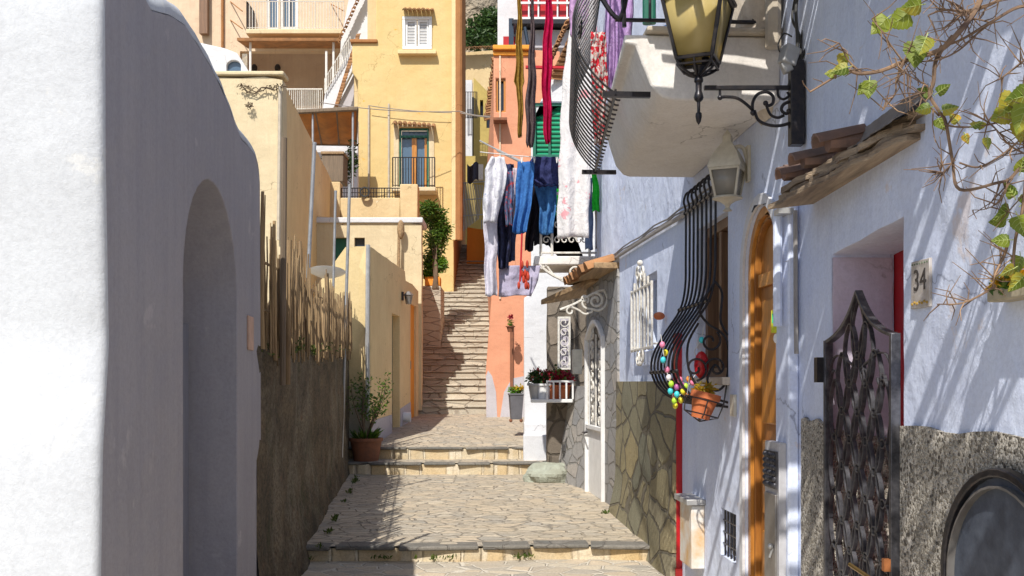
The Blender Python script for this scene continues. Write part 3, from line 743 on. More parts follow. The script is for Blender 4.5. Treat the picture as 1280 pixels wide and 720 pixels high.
# window with shutters
f = MB(); x0, x1, z0, z1 = xx(503, Yy), xx(540, Yy), zz(62, Yy), zz(21, Yy)
def frame(mb, x0, x1, z0, z1, Y, w, d=.06):
    mb.bb(x0, x1, Y, Y + d, z1 - w, z1); mb.bb(x0, x1, Y, Y + d, z0, z0 + w)
    mb.bb(x0, x0 + w, Y, Y + d, z0 + w + .001, z1 - w - .001); mb.bb(x1 - w, x1, Y, Y + d, z0 + w + .001, z1 - w - .001)
frame(f, x0, x1, z0, z1, Yy - .04, .09, .12); wo = obj('window', f, M['white_paint'], t, bev=.01)
xm = (x0 + x1) / 2
for a, b in ((x0 + .1, xm - .02), (xm + .02, x1 - .1)):
    mb = MB().bb(a, b, Yy + .03, Yy + .07, z0 + .1, z1 - .1); obj('shutter', mb, M['shut_white'], wo)
    f = MB(); frame(f, a, b, z0 + .1, z1 - .1, Yy + .0, .05, .05); obj('shutter_frame', f, M['white_paint'], wo)
mb = MB().bb(xx(498, Yy), xx(546, Yy), Yy - .22, Yy + .02, zz(70, Yy), zz(65, Yy)); obj('sill', mb, M['ochre'], wo, bev=.015)
mb = MB(); tiles(mb, P(504, 12, Yy), P(543, 13, Yy), (0, -1, -.5), 7, .32, .07); obj('tile_hood', mb, M['tile_far'], t)
mb = MB(); tiles(mb, P(491, 153, Yy), P(545, 157, Yy), (0, -1, -.5), 9, .34, .07); obj('tile_hood', mb, M['tile_far'], t)
# balcony door
x0, x1, z0, z1 = xx(499, Yy), xx(536, Yy), zz(238, Yy), zz(160, Yy); xm = (x0 + x1) / 2
f = MB(); frame(f, x0, x1, z0, z1, Yy + .02, .05, .1); f.bb(x0 + .05, x1 - .05, Yy + .03, Yy + .1, z1 - .27, z1 - .21); do = obj('balcony_door', f, M['green_paint'], t)
mb = MB().bb(x0 + .06, x1 - .06, Yy + .16, Yy + .2, z0, z1 - .06); obj('pane', mb, M['glass_blue'], do)
mb = MB().bb(xm - .07, xm + .07, Yy + .08, Yy + .15, z0, z1 - .28).bb(x1 - .13, x1 - .06, Yy + .08, Yy + .15, z0, z1 - .28); obj('wood_stile', mb, M['door_wood2'], do)
mb = MB().bb(x0 - .16, x0 - .01, Yy - .03, Yy + .05, z0, z1 + .02).bb(x1 + .01, x1 + .16, Yy - .03, Yy + .05, z0, z1 + .02).bb(x0 - .16, x1 + .16, Yy - .03, Yy + .05, z1 + .023, z1 + .09); obj('door_surround', mb, M['cream_pale'], t, bev=.01)
mb = MB().bb(x0 - .15, x1 + .25, Yy - .65, Yy - .01, z0 - .14, z0 - .02); obj('balcony_slab', mb, M['cream_pale'], t, bev=.02)
rail('balcony_railing', (x0 - .12, Yy - .62, z0 - .02), (x1 + .22, Yy - .62, z0 - .02), .85, 16, M['iron'], t, .012)
mb = MB().bb(xx(485, Yy), xx(485, Yy) + .05, Yy - .05, Yy - .01, zz(250, Yy), zz(130, Yy)); mb.tube([P(461, 132, Yy - .04), P(461, 246, Yy - .04)], .03, 6)
obj('drainpipe', mb, M['pipe_beige'], t)
# wires across facades
def wire(name, pts, r_, mat, label, sg=.1):
    mb = MB()
    for a, b in zip(pts, pts[1:]): mb.tube(sag(a, b, sg), r_, 4, caps=False)
    tag(obj(name, mb, M[mat]), label, 'cable')
wire('cable', [P(400, 128, 28), P(575, 139, 29), P(640, 142, 24)], .012, 'cable_grey', 'upper thin cable strung across the yellow house and stairway')
wire('cable', [P(461, 132, 29.8), P(575, 141, 29.8), P(640, 147, 24)], .012, 'cable_grey', 'lower thin cable ending at the pipe on the yellow house', .05)
# shrub by stairs
bc = P(543, 356, 26)
t = thing('stair_shrub', 'tall dense green shrub in front of the yellow house at the foot of its wall', 'shrub', bc)
mb = MB()
clumps(mb, [(P(542, 270, 26.4), (.42, .35, .42)), (P(545, 300, 26.4), (.36, .35, .5)), (P(536, 262, 26.2), (.25, .3, .25)), (P(552, 288, 26.4), (.3, .3, .4)), (P(540, 325, 26.4), (.34, .3, .4))], 3200, .13, .3)
obj('crown', mb, M['leaf'], t, recalc=False)
mb = MB()
for k in range(6): mb.tube(bez(bc + Vector((ru(-.1, .1), 0, -.1)), bc + Vector((ru(-.2, .2), 0, .6)), P(543 + ru(-10, 10), 310, 26.4), P(543 + ru(-14, 14), 270, 26.4)), [.03] * 6 + [.012] * 7, 6)
obj('trunk', mb, M['bark'], t)
t = thing('low_bush', 'bright green low bush in an orange planter beside the stairs', 'bush', P(544, 356, 26.3))
mb = MB(); clumps(mb, [(P(543, 334, 26.3), (.33, .3, .26)), (P(537, 343, 26.25), (.25, .25, .2)), (P(551, 330, 26.3), (.22, .22, .2))], 1300, .10, .45); obj('foliage', mb, M['leaf_bright'], t, recalc=False)
mb = MB().bb(xx(532, 26.3), xx(551, 26.3), 26.05, 26.5, zz(360, 26.6) + .003, zz(347, 26.3)); obj('planter', mb, M['orange'], t, bev=.02)
mb = MB().bb(-2.6, xx(553, 26.6), 26.0, 27.4, 1.6, zz(360, 26.6)); tag(obj('planter_wall', mb, M['stair'], bev=.03), 'low stone ledge carrying the green bushes beside the stairs', 'wall')

# ================================================================== BACK HOUSE (pink, top left)
Yb = 38.0
t = thing('peach_house', 'large peach house with a long balcony over a shaded veranda, upper left', 'house', (-11, Yb, 6))
op = prect(300, 420, 64, 132, Yb)
mb = MB().panel(FF(Yb), [(xx(150, Yb), 3), (xx(480, Yb), 3), (xx(480, Yb), 19), (xx(150, Yb), 19)], [op, prect(333, 348, -30, 36, Yb), prect(350, 372, -30, 36, Yb)], 0, -.3)
obj('wall', mb, M['peach'], t)
mb = MB().bb(xx(290, Yb), xx(430, Yb), Yb + 2.2, Yb + 2.4, 8, 19).bb(xx(290, Yb), xx(430, Yb), Yb + .35, Yb + 2.4, zz(135, Yb) - .3, zz(135, Yb)); obj('veranda_wall', mb, M['peach'], t)
mb = MB().bb(xx(385, Yb + 2), xx(400, Yb + 2), Yb + 2.1, Yb + 2.18, zz(130, Yb), zz(95, Yb)); obj('veranda_door', mb, M['cream_pale'], t)
mb = MB().bb(xx(332, Yb), xx(373, Yb), Yb + .2, Yb + .25, zz(37, Yb), 17); obj('window_pane', mb, M['glass_blue'], t)
f = MB(); frame(f, xx(333, Yb), xx(348, Yb), zz(36, Yb), 16.5, Yb + .08, .07); obj('window', f, M['white_paint'], t)
f = MB(); frame(f, xx(350, Yb), xx(372, Yb), zz(36, Yb), 16.5, Yb + .05, .09); f.bb(xx(360.3, Yb), xx(362, Yb), Yb + .05, Yb + .1, zz(36, Yb) + .1, 16.3); obj('window', f, M['white_paint'], t)
zs = zz(37, Yb - 1)
mb = MB().bb(xx(308, Yb - 1), xx(432, Yb - 1), Yb - 1.1, Yb - .01, zs - .18, zs); obj('balcony_slab', mb, M['cream_pale'], t, bev=.03)
rail('balcony_railing', (xx(309, Yb - 1), Yb - 1.05, zs), (xx(430, Yb - 1), Yb - 1.05, zs), 1.0, 34, M['iron_white'], t, .014, top_r=.02)
rail('balcony_railing', (xx(309, Yb - 1), Yb - 1.05, zs), (xx(309, Yb - 1), Yb - .05, zs), 1.0, 8, M['iron'], t, .014, top_r=.02)
mb = MB(); mb.box((xx(365, Yb - 1.6), Yb - 1.25, zz(50, Yb - 1.6)), (3.7, 1.5, .1), rx=R(8)); obj('awning_roof', mb, M['tile_far'], t)
for px in (313, 417, 408):
    mb = MB().tube([P(px, 52 if px != 408 else 64, Yb - 1.7), P(px, 130, Yb - 1.7)], .045, 8); obj('post', mb, M['white_paint'], t)
mb = MB().tube([P(278, -20, Yb - .1), P(278, 120, Yb - .1)], .05, 6); obj('drainpipe', mb, M['rust_side'], t)
mb = MB().bb(xx(252, Yb), xx(262, Yb), Yb - .3, Yb - .05, zz(45, Yb), 18); obj('corner_strip', mb, M['win_wood'], t)
for px in (318, 347):
    mb = MB().ball(P(px, 85, Yb + 2.0), .12, 8, 6, (1, 1, 1.3)); obj('hanging_lamp', mb, M['dark_in'], t)
for (a, b_) in (((288, 2), (303, 14)), ((288, 25), (303, 36)), ((414, 5), (430, 14))):
    mb = MB().tube([P(a[0], a[1], Yb - .02), P(b_[0], b_[1], Yb - .9)], .02, 5); obj('bracket_arm', mb, M['rust_side'], t)
# arched white dormer
tt = thing('white_annex', 'small white annex with an arched window left of the peach veranda', 'annex', P(290, 130, 34))
YA = 34.0
ah = arch_pts(xx(283, YA), xx(301, YA), zz(97, YA), zz(82, YA), .18, 10)[2:]
ah = [(xx(283, YA), zz(97, YA)), (xx(301, YA), zz(97, YA))] + ah
mb = MB().panel(FF(YA), [(xx(235, YA), 5), (xx(316, YA), 5), (xx(316, YA), zz(97, YA)), (xx(296, YA), zz(66, YA)), (xx(280, YA), zz(60, YA)), (xx(235, YA), zz(50, YA))], [ah], 0, -.25); obj('wall', mb, M['white_plain'], tt, bev=.02)
mb = MB().bb(xx(282, YA), xx(302, YA), YA + .15, YA + .2, zz(98, YA), zz(74, YA)); obj('window', mb, M['glass_blue'], tt)
# terrace railing + white outside stair
tt = thing('terrace', 'pale terrace with white railing in front of the peach house', 'terrace', P(385, 140, 33))
mb = MB().bb(-11, xx(402, 33), 33, 37, 5, zz(138, 33)); obj('base', mb, M['cream_pale'], tt)
rail('railing', P(357, 138, 33), P(403, 138, 33), .68, 18, M['iron_white'], tt, .014, top_r=.03)
tt = thing('outside_staircase', 'white sloping outside staircase with slender railing beside the yellow house', 'staircase', P(425, 137, 31.5))
S3 = FF(31.5)
mb = MB().panel(S3, [(xx(403, 31.5), zz(137, 31.5)), (xx(416, 31.5), zz(137, 31.5)), (xx(441, 31.5), zz(88, 31.5)), (xx(441, 31.5), zz(66, 31.5)), (xx(436, 31.5), zz(66, 31.5)), (xx(406, 31.5), zz(118, 31.5))], [], .0, -.18); obj('stringer', mb, M['white_plain'], tt, bev=.02)
mb = MB().panel(S3, [(xx(417, 31.5), zz(137, 31.5)), (xx(441.2, 31.5), zz(137, 31.5)), (xx(441.2, 31.5), zz(90, 31.5))], [], -.2, -.3); obj('under_wall', mb, M['grey_paint'], tt)
rail('railing', P(406, 117, 31.4), P(438, 64, 31.4), .45, 14, M['iron_white'], tt, .012)
mb = MB(); tiles(mb, P(446, 44, 31.2), P(419, 132, 31.2), (1, 0, 0), 22, .12, .10)
obj('tile_edge', mb, M['tile_far'], tt)
tt = thing('tiled_gable', 'white gable with a terracotta tiled rake between peach and yellow houses', 'gable', P(450, 50, 35))
mb = MB().panel(FF(35), [(xx(420, 35), 9), (xx(480, 35), 9), (xx(480, 35), 18), (xx(458, 35), 18), (xx(426, 35), zz(52, 35))], [], 0, -.3); obj('wall', mb, M['white_plain'], tt)
mb = MB(); tiles(mb, P(425, 54, 34.8), P(456, -12, 34.8), (.3, -1, -.2), 14, .2, .12); obj('tile_edge', mb, M['tile_far'], tt)
# awning
tt = thing('awning', 'sloping brown canvas awning over the terrace beside the yellow house', 'awning', P(410, 160, 27))
mb = MB()
a, b, c, e = P(368, 140, 26.0), P(447, 136, 26.0), P(445, 181, 28.5), P(381, 180, 28.5)
def lerp4(u, v): return (a.lerp(b, u)).lerp(e.lerp(c, u), v) - Vector((0, 0, .10 * math.sin(math.pi * v) * math.sin(math.pi * ((u * 3) % 1)) ** 1))
mb.grid(lerp4, 24, 8); obj('canvas', mb, M['canvas'], tt, recalc=False, thick=.02)
mb = MB()
for u in (0, .33, .67, 1): mb.tube([a.lerp(b, u), e.lerp(c, u)], .03, 6)
mb.tube([e, c], .04, 6); mb.tube([a, b], .06, 6); mb.tube([a.lerp(e, .5), b.lerp(c, .5)], .025, 6); obj('frame', mb, M['pole_wood'], tt)
for px in (391, 441):
    mb = MB().tube([P(px, 140, 26.1), P(px, 235, 26.1)], .03, 6); obj('post', mb, M['pole'], tt)
mb = MB().bb(xx(372, 28.7), xx(447, 28.7), 28.7, 28.9, 3, zz(150, 28.7)); tag(obj('terrace_back_wall', mb, M['white_plain']), 'white back wall in the shade under the brown awning', 'wall')
tt = thing('terrace_plants', 'dark leafy pot plants crowded at the back of the awning terrace', 'plants', P(436, 235, 26.8))
mb = MB(); clumps(mb, [(P(437, 208, 26.8), (.16, .3, .55)), (P(441, 195, 26.9), (.15, .2, .6)), (P(401, 212, 26.9), (.15, .2, .4))], 500, .12, .4); obj('foliage', mb, M['leaf_dark'], tt, recalc=False)

# ================================================================== FAR CENTRE
Yf = 46.0
t = thing('far_yellow_house', 'distant yellow house at the head of the stairs with dark shaded windows', 'house', (-1.4, Yf, 5))
mb = MB().panel(FF(Yf), [(xx(574, Yf), 2), (xx(628, Yf), 2), (xx(628, Yf), zz(62, Yf)), (xx(574, Yf), zz(66, Yf))], [prect(597, 606, 118, 150, Yf)], 0, -.3); obj('wall', mb, M['cream'], t)
mb = MB().panel(FF(Yf - 2), [(xx(592, 44), 2), (xx(630, 44), 2), (xx(630, 44), zz(135, 44)), (xx(592, 44), zz(97, 44))], [prect(600, 604, 125, 145, 44), prect(608, 613, 135, 160, 44)], 0, -.3); obj('annex_wall', mb, M['olive_wall'], t)
mb = MB().bb(xx(590, 44), xx(630, 44), 44.5, 44.6, 3, 14); obj('window', mb, M['glass_dark'], t)
mb = MB().bb(xx(580, 43), xx(590, 43), 43, 43.6, 2, zz(100, 43)); obj('white_pier', mb, M['white_plain'], t)
mb = MB(); tiles(mb, P(578, 62, Yf - .2), P(626, 60, Yf - .2), (0, -1, -.4), 14, .4, .12); obj('tile_edge', mb, M['tile_far'], t)
rail('railing', P(580, 148, 42.5), P(596, 148, 42.5), 1.1, 8, M['iron'], t, .015)
t = thing('dark_passage_house', 'shaded olive wall closing the passage above the stairs', 'house', (-1, 40, 5))
mb = MB().bb(xx(574, 40), xx(622, 40), 40, 40.4, 4, zz(195, 40)); obj('wall', mb, M['olive_wall'], t)
mb = MB().bb(xx(590, 39.8), xx(604, 39.8), 39.7, 39.95, zz(225, 39.8), zz(206, 39.8)); obj('awning_box', mb, M['balcony_white'], t)
# vegetation on rock
mb = MB(); clumps(mb, [(P(590, 45, 58), (1.2, 1, 1.0)), (P(606, 40, 58), (1.3, 1, 1.1)), (P(600, 50, 57), (1.8, 1, .8)), (P(618, 30, 58), (.8, 1, .9)), (P(612, 22, 59), (.9, 1, .6))], 2600, .3, .5)
tag(obj('hillside_shrubs', mb, M['leaf_dark'], recalc=False), 'dark green shrubs on the rock above the distant yellow roof', 'shrubs', kind='stuff')
mb = MB()
def rockf(a, b):
    th = a * 2 * math.pi; z = b
    n = 1 + .35 * noise.noise(Vector((math.cos(th) * 1.5, math.sin(th) * 1.5, z * 3)))
    return Vector((xx(592, 60) + 2.6 * math.cos(th) * n, 62 + 2 * math.sin(th) * n, 14 + 13 * b))
mb.grid(rockf, 40, 20); struct('cliff', mb, M['rock'], recalc=False)
t = thing('white_far_house', 'white house behind the salmon roof with a red-panelled veranda', 'house', (1, 29.5, 8))
mb = MB().bb(xx(622, 30), xx(760, 30), 30, 30.3, 8, 17); obj('wall', mb, M['white_plain'], t)
mb = MB().bb(xx(650, 29), xx(722, 29), 29.1, 29.2, zz(24, 29), zz(-30, 29)).bb(xx(629, 29), xx(644, 29), 29.1, 29.2, zz(56, 29), zz(44, 29)); obj('red_panel', mb, M['red'], t)
f = MB()
for px in (650, 661, 673, 685, 697, 709, 721): f.bb(xx(px, 28.9) - .02, xx(px, 28.9) + .02, 28.95, 29.05, zz(25, 29), zz(-30, 29))
for py in (24, 5, -14): f.bb(xx(648, 28.9), xx(724, 28.9), 28.9, 28.948, zz(py, 29) - .03, zz(py, 29) + .03)
obj('lattice', f, M['white_paint'], t)
mb = MB().bb(xx(640, 28.5), xx(722, 28.5), 28.2, 29.9, zz(34, 28.5), zz(29, 28.5)); obj('terrace_slab', mb, M['iron'], t)
mb = MB().bb(xx(645, 28.5), xx(715, 28.5), 28.6, 29.9, zz(58, 28.5), zz(35, 28.5) - .02); obj('terrace_wall', mb, M['grey_paint'], t)
mb = MB().bb(xx(636, 28.6), xx(642, 28.6), 28.3, 28.5, zz(60, 28.5), zz(26, 28.5)).tube([P(656, 34, 28.2), P(660, 56, 28.2)], .05, 6); obj('window', mb, M['glass_dark'], t)
# salmon house
Ys = 21.5
t = thing('salmon_house', 'salmon pink house beside the stairs behind the hanging washing', 'house', (0, Ys, 1))
def sx(px): return xx(px, Ys)
mb = MB().panel(FF(Ys), [(sx(608), .7), (sx(700), .7), (sx(700), zz(64, Ys)), (sx(617), zz(60, Ys)), (sx(617), zz(200, Ys)), (sx(614), zz(374, Ys)), (sx(610.5), zz(420, Ys)), (sx(607), zz(468, Ys))], [prect(620, 632, 98, 140, Ys)], 0, -.35)
obj('front_wall', mb, M['salmon'], t, bev=.02)
mb = MB().add([Vector((sx(617) + .004, Ys + .352, .7)), Vector((sx(617) + .004, Ys + .352, zz(62, Ys))), Vector((-.90, 34.5, zz(62, Ys) - .6)), Vector((-.90, 34.5, .7)),
               Vector((sx(617) + .3, Ys + .352, .7)), Vector((sx(617) + .3, Ys + .352, zz(62, Ys))), Vector((-.6, 34.5, zz(62, Ys) - .6)), Vector((-.6, 34.5, .7))], [(0, 1, 2, 3), (4, 7, 6, 5), (0, 4, 5, 1), (3, 2, 6, 7), (1, 5, 6, 2)])
obj('stair_side_wall', mb, M['salmon'], t)
mb = MB().panel(FF(Ys), [(sx(608), .75), (sx(622), .75), (sx(620), zz(490, Ys)), (sx(615), zz(470, Ys)), (sx(610), zz(463, Ys)), (sx(607.5), zz(470, Ys))], [], .014, -.01)
mb.panel(FF(Ys), [(sx(624), .75), (sx(656), .75), (sx(656), zz(470, Ys)), (sx(640), zz(473, Ys)), (sx(630), zz(490, Ys))], [], .014, -.01); obj('painted_base', mb, M['grey_paint'], t)
mb = MB().bb(sx(616), sx(668), Ys - .12, Ys + .02, zz(64, Ys), zz(58, Ys)).bb(sx(616.5), sx(665), Ys - .05, Ys + .02, zz(70, Ys), zz(65, Ys)); obj('cornice', mb, M['orange'], t, bev=.02)
mb = MB(); tiles(mb, P(633, 62, 22), P(617, 150, 30), (-.8, -.4, -.3), 24, .3, .1); obj('tile_edge', mb, M['tile_far'], t)
mb = MB().bb(sx(620), sx(632), Ys + .15, Ys + .2, zz(140, Ys), zz(98, Ys)); obj('window', mb, M['glass_dark'], t)
f = MB(); frame(f, sx(620), sx(632), zz(140, Ys), zz(98, Ys), Ys + .05, .04); obj('window_frame', f, M['door_wood2'], t)
mb = MB().bb(sx(617), sx(634), Ys - .35, Ys - .01, zz(155, Ys), zz(152, Ys)); obj('balcony_slab', mb, M['terra_old'], t)
mb = MB().bb(sx(624), sx(626), Ys - .03, Ys - .005, zz(374, Ys), zz(70, Ys)); obj('wall_strip', mb, M['peach'], t)
mb = MB().bb(sx(637.5), sx(641.5), Ys - .06, Ys - .015, zz(485, Ys), zz(405, Ys))
o_ = tag(obj('trellis_strip', mb, M['terra_old']), 'narrow dark trellis ladder fixed on the salmon wall', 'trellis')
mb = MB()
t = thing('wall_flower_pot', 'small hanging pot with red flowers at the top of the salmon wall trellis', 'flower pot', P(638, 410, 21))
mb = MB(); pot(mb, P(638, 415, 21), .05, .08, .12); obj('pot', mb, M['terra_old'], t)
mb = MB(); clumps(mb, [(P(638, 404, 21), (.08, .08, .1))], 90, .05); obj('foliage', mb, M['leaf_bright'], t, recalc=False)
mb = MB(); clumps(mb, [(P(638.5, 396, 21), (.06, .06, .06))], 50, .05, .8); obj('flowers', mb, M['petal_red'], t, recalc=False)
# orange block & airer at top of stairs
mb = MB().panel(FF(33), [(xx(583, 33), zz(330, 33)), (xx(612, 33), zz(330, 33)), (xx(612, 33), zz(288, 33)), (xx(584, 33), zz(284, 33))], [], 0, -.5)
tag(obj('stair_parapet', mb, M['orange'], bev=.02), 'bright orange parapet at the top of the long stairs', 'parapet')
t = thing('clothes_airer', 'pale folding clothes airer standing high up by the stairs', 'clothes airer', P(590, 311, 35.4))
mb = MB()
for k in range(13):
    mb.tube([P(578 + k * 2.1, 228 + k * .3, 35.3 + .04 * k), P(575 + k * 1.9, 292 - k * 1.5, 35.3 + .04 * k)], .016, 4)
for py in (229, 250, 270): mb.tube([P(576, py, 35.3), P(606, py - 2, 35.8)], .018, 4)
obj('rack', mb, M['rail_grey'], t)
mb = MB().tube([P(575, 292, 35.3), P(575, 312, 35.3)], .02, 5).tube([P(602, 275, 35.8), P(602, 310, 35.8)], .02, 5); obj('leg', mb, M['rail_grey'], t)
mb = MB().grid(lambda a, b: P(584 + 14 * a, 205 + 22 * b + 3 * math.sin(a * 6), 35.1 + .05 * math.sin(a * 9)), 12, 6); obj('cloth', mb, fabric('c_dk', (.1, .1, .14)), t, recalc=False, thick=.01)

# ================================================================== RIGHT HOUSE 34 (nearest)
YD0, YD1 = 4.13, 4.92
t = thing('white_house', 'nearest bluish-white house with pebbledash foot and number 34 doorway', 'house', (WX(3) + .3, 3, 0))
dh = [(YD0, .0), (YD1, .0), (YD1, 2.215), ((YD0 + YD1) / 2, 2.25), (YD0, 2.27)]
dh2 = [(YD0, .15), (YD1, .15), (YD1, 2.215), (YD0, 2.27)]
mb = MB().panel(RW, jit_line([(-3, -.1), (5.62, -.1), (5.62, 6.5), (-3, 6.5)], .25, .006), [jit_line([(YD0, .02), (YD1, .02), (YD1, 2.215), (YD0, 2.27)], .1, .004)], 0, -.30)
obj('wall', mb, M['white_blue'], t, bev=.012)
ptop = [(5.32, 1.41), (5.05, 1.43), (YD1, 1.42), (YD1 + .005, 1.42)]
mb = MB().panel(RW, [(YD1 - .002, -.1), (5.33, -.1)] + [(5.33 - i * .06, 1.41 + .012 * math.sin(i * 2.1)) for i in range(7)] + [(YD1 - .002, 1.42)], [], .016, -.01)
n_ = 60
mb.panel(RW, [(-3, -.1), (YD0 + .002, -.1)] + [(YD0 + .002 - (YD0 + 3) * i / n_, 1.425 + .008 * math.sin(i * 1.3) + ru(-.004, .004)) for i in range(n_ + 1)], [], .016, -.01)
mb.panel(lambda u, v, w=0: RW(YD1 - .012 + w, v, u), [(.012, 0), (-.29, 0), (-.29, 1.33), (.012, 1.38)], [], 0, .02)
obj('pebbledash_base', mb, M['pebble'], t)
mb = MB().panel(lambda u, v, w=0: RW(YD1 - .008 + w, v, u), [(.0, 1.34), (-.29, 1.34), (-.29, 2.2), (.0, 2.2)], [], 0, .02); obj('door_reveal', mb, M['lilac'], t)
mb = MB().panel(RW, rect(YD0 - .1, YD1 + .1, 0, 2.4), [], -.305, -.35); rd = obj('door', mb, M['red'], t)
mb = MB()
for a, b in ((YD0 + .06, YD0 + .36), (YD0 + .44, YD1 - .08)): mb.panel(RW, rect(a, b, 1.3, 2.1), [], -.298, -.306)
obj('door_panel', mb, M['red'], rd, bev=.004)
# pilaster between 34 and the wooden door
mb = MB().panel(RW, jit_line([(5.40, -.1), (5.62, -.1), (5.62, 2.63), (5.40, 2.63)], .2, .003), [], .06, .002); obj('pilaster', mb, M['white_blue'], t, bev=.01)
# cables & pipe on the wall
# gate
g = thing('iron_gate', 'dark wrought-iron gate of interlaced oval straps with a peaked top', 'gate', RW(4.52, 0, .03))
ga, gb = YD0 + .005, YD1 - .01
def gtop(u):
    k = (u - ga) / (gb - ga)          # 0 near, 1 far
    c = 1 - abs(k - .5) * 2
    return 1.78 + .21 * (.35 * c + .65 * c ** 3) + .01
mb = MB()
mb.strap([RW(ga + (gb - ga) * i / 24, gtop(ga + (gb - ga) * i / 24), .03) for i in range(25)], RN, .016, .035)
for u in (ga + .012, gb - .012): mb.strap([RW(u, .06, .03), RW(u, 1.80, .03)], RN, .022, .04)
mb.strap([RW(ga + .02, .08, .03), RW(gb - .02, .08, .03)], RN, .03, .04)
obj('frame', mb, M['iron_gate'], g, bev=.002)
mb = MB(); ncol = 4; cw = (gb - ga - .05) / ncol
for r_ in range(14):
    for c in range(ncol + (r_ % 2)):
        u = ga + .025 + cw * (c + (.5 if r_ % 2 == 0 else 0)); v = .22 + r_ * .125
        if u < ga + .03 or u > gb - .03 : 
            continue
        if v + .15 > gtop(u): continue
        pts = []
        for i in range(18):
            th = 2 * math.pi * i / 18; du = .072 * math.cos(th); dv = .145 * math.sin(th)
            pts.append(RW(u + du * (1 - .25 * abs(math.sin(th)) ** 3), v + dv, .03))
        mb.strap(pts, RN, .0065, .019, closed=True)
        for sg_ in (-1, 1): mb.box(RW(u + sg_ * .072, v, .03), (.016, .022, .014), rz=math.atan2(.0507, 1))
obj('oval_strapwork', mb, M['iron_gate'], g)
mb = MB()
for i in range(4):
    u = ga + .1 + i * .18
    mb.strap(spiral(RW(u + .03, 1.62, .03), RD, (0, 0, 1), .05, .012, 0, 4.5 * (1 if i % 2 else -1), 16), RN, .006, .013)
for sg_ in (-1, 1):
    um = (ga + gb) / 2
    mb.strap(bez(RW(um, 1.97, .03), RW(um + sg_ * .09, 1.86, .03), RW(um + sg_ * .10, 1.78, .03), RW(um + sg_ * .02, 1.66, .03)), RN, .006, .013)
    mb.strap(bez(RW(um + sg_ * .02, 1.66, .03), RW(um + sg_ * .2, 1.72, .03), RW(um + sg_ * .33, 1.80, .03), RW(um + sg_ * .37, 1.58, .03)), RN, .006, .013)
obj('top_scrolls', mb, M['iron_gate'], g)
mb = MB()
for v in (1.66, .5): obj('hinge', MB().box(RW(gb + .02, v, .055), (.05, .05, .12)), M['iron'], g)
mb = MB().tube([RW(ga + .06, .80, .05), RW(ga + .05, .79, .10), RW(ga + .26, .82, .12)], .009, 8); obj('handle', mb, M['brass'], g)
rust_ = simple('rust', (.45, .16, .05), .8)
for v in (.86, .74): obj('lock_block', MB().box(RW(ga + .02, v, .06), (.03, .03, .05)), rust_, g)
# number plate
def textmesh(body, size, Mx):
    cu = bpy.data.curves.new('t', 'FONT'); cu.body = body; cu.size = size; cu.extrude = .0012; cu.align_x = 'CENTER'; cu.align_y = 'CENTER'
    o = bpy.data.objects.new('t', cu); COL.objects.link(o); dg = bpy.context.evaluated_depsgraph_get(); me = o.evaluated_get(dg).to_mesh()
    mb = MB().add([Mx @ v.co for v in me.vertices], [tuple(p.vertices) for p in me.polygons]); o.to_mesh_clear()
    bpy.data.objects.remove(o); bpy.data.curves.remove(cu); return mb
yn = rpx(1154); zc = (zz(325, yn) + zz(385, yn)) / 2; un = rpx(1166); uf = rpx(1143); hp = .5 * (zz(325, yn) - zz(385, yn))
t = thing('number_plate', 'cream ceramic house number tile reading 34 on the white wall', 'sign', RW(yn, zc - hp, .01))
wv = (uf - un) / 2
mb = MB().panel(RW, rect(yn - wv, yn + wv, zc - hp, zc + hp), [], .013, 0); obj('tile', mb, simple('tile_cream', (.50, .47, .46), .35, vscale=30, col2=(.36, .32, .28)), t, bev=.003)
Mt = Matrix((( -RD.x, 0, RN.x, 0), (-RD.y, 0, RN.y, 0), (0, 1, 0, 0), (0, 0, 0, 1)))
Mt = Matrix.Translation(RW(yn, zc + .012, .0145)) @ Mt @ Matrix.Diagonal((.98, 1, 1, 1))
mb = textmesh('34', .118, Mt); obj('digits', mb, simple('ink', (.03, .028, .035), .4), t)
mb = MB()
for i in range(7): mb.ball(RW(yn - wv * .8 + i * wv * .27, zc - hp * .80 + .005 * (i % 2), .014), .006, 6, 4)
mb2 = MB()
for i in range(7): mb2.ball(RW(yn - wv * .8 + i * wv * .27, zc + hp * .86, .014), .004, 6, 4)
obj('leaf_border', mb, simple('border', (.45, .28, .05), .5), t); obj('dot_border', mb2, simple('border2', (.12, .16, .1), .5), t)
# tiled canopy over the door
t = thing('door_canopy', 'rough stone and tile canopy over the number 34 doorway', 'canopy', RW(4.6, 2.55, .1))
def can_out(u):   # projection
    k = max(0, min(1, (u - 3.92) / 1.25)); return .04 + .19 * k ** .7
schist = simple('schist', (.46, .35, .24), .9, vscale=1.3, col2=(.15, .11, .08), grain=(9, 1.2, 26), bmp=.012)
for li, (z_, th, po, ua_, ub_) in enumerate(((2.545, .024, 1.0, 3.98, 5.19), (2.572, .024, .86, 3.94, 5.13), (2.598, .03, .9, 4.02, 5.1), (2.63, .022, .6, 3.93, 4.9))):
    n_ = 70; edge = []
    for i in range(n_ + 1):
        u = ua_ + (ub_ - ua_) * i / n_
        edge.append((u, can_out(u) * po + .035 * noise.noise(Vector((u * 6, li * 3, 0))) + .018 * noise.noise(Vector((u * 22, li, 4)))))
    out_ = [(ua_, -.01)] + edge + [(ub_, -.01)]
    fr_c = lambda u, w, h: RW(u, z_ + h - .035 * (u - 4) * (1 if li < 3 else .8) + .010 * noise.noise(Vector((u * 5, w * 5, li))) - w * .12, w)
    mb = MB().panel(fr_c, out_, [], th, 0)
    obj('stone_layer', mb, schist, t, smooth=30)
mb = MB()
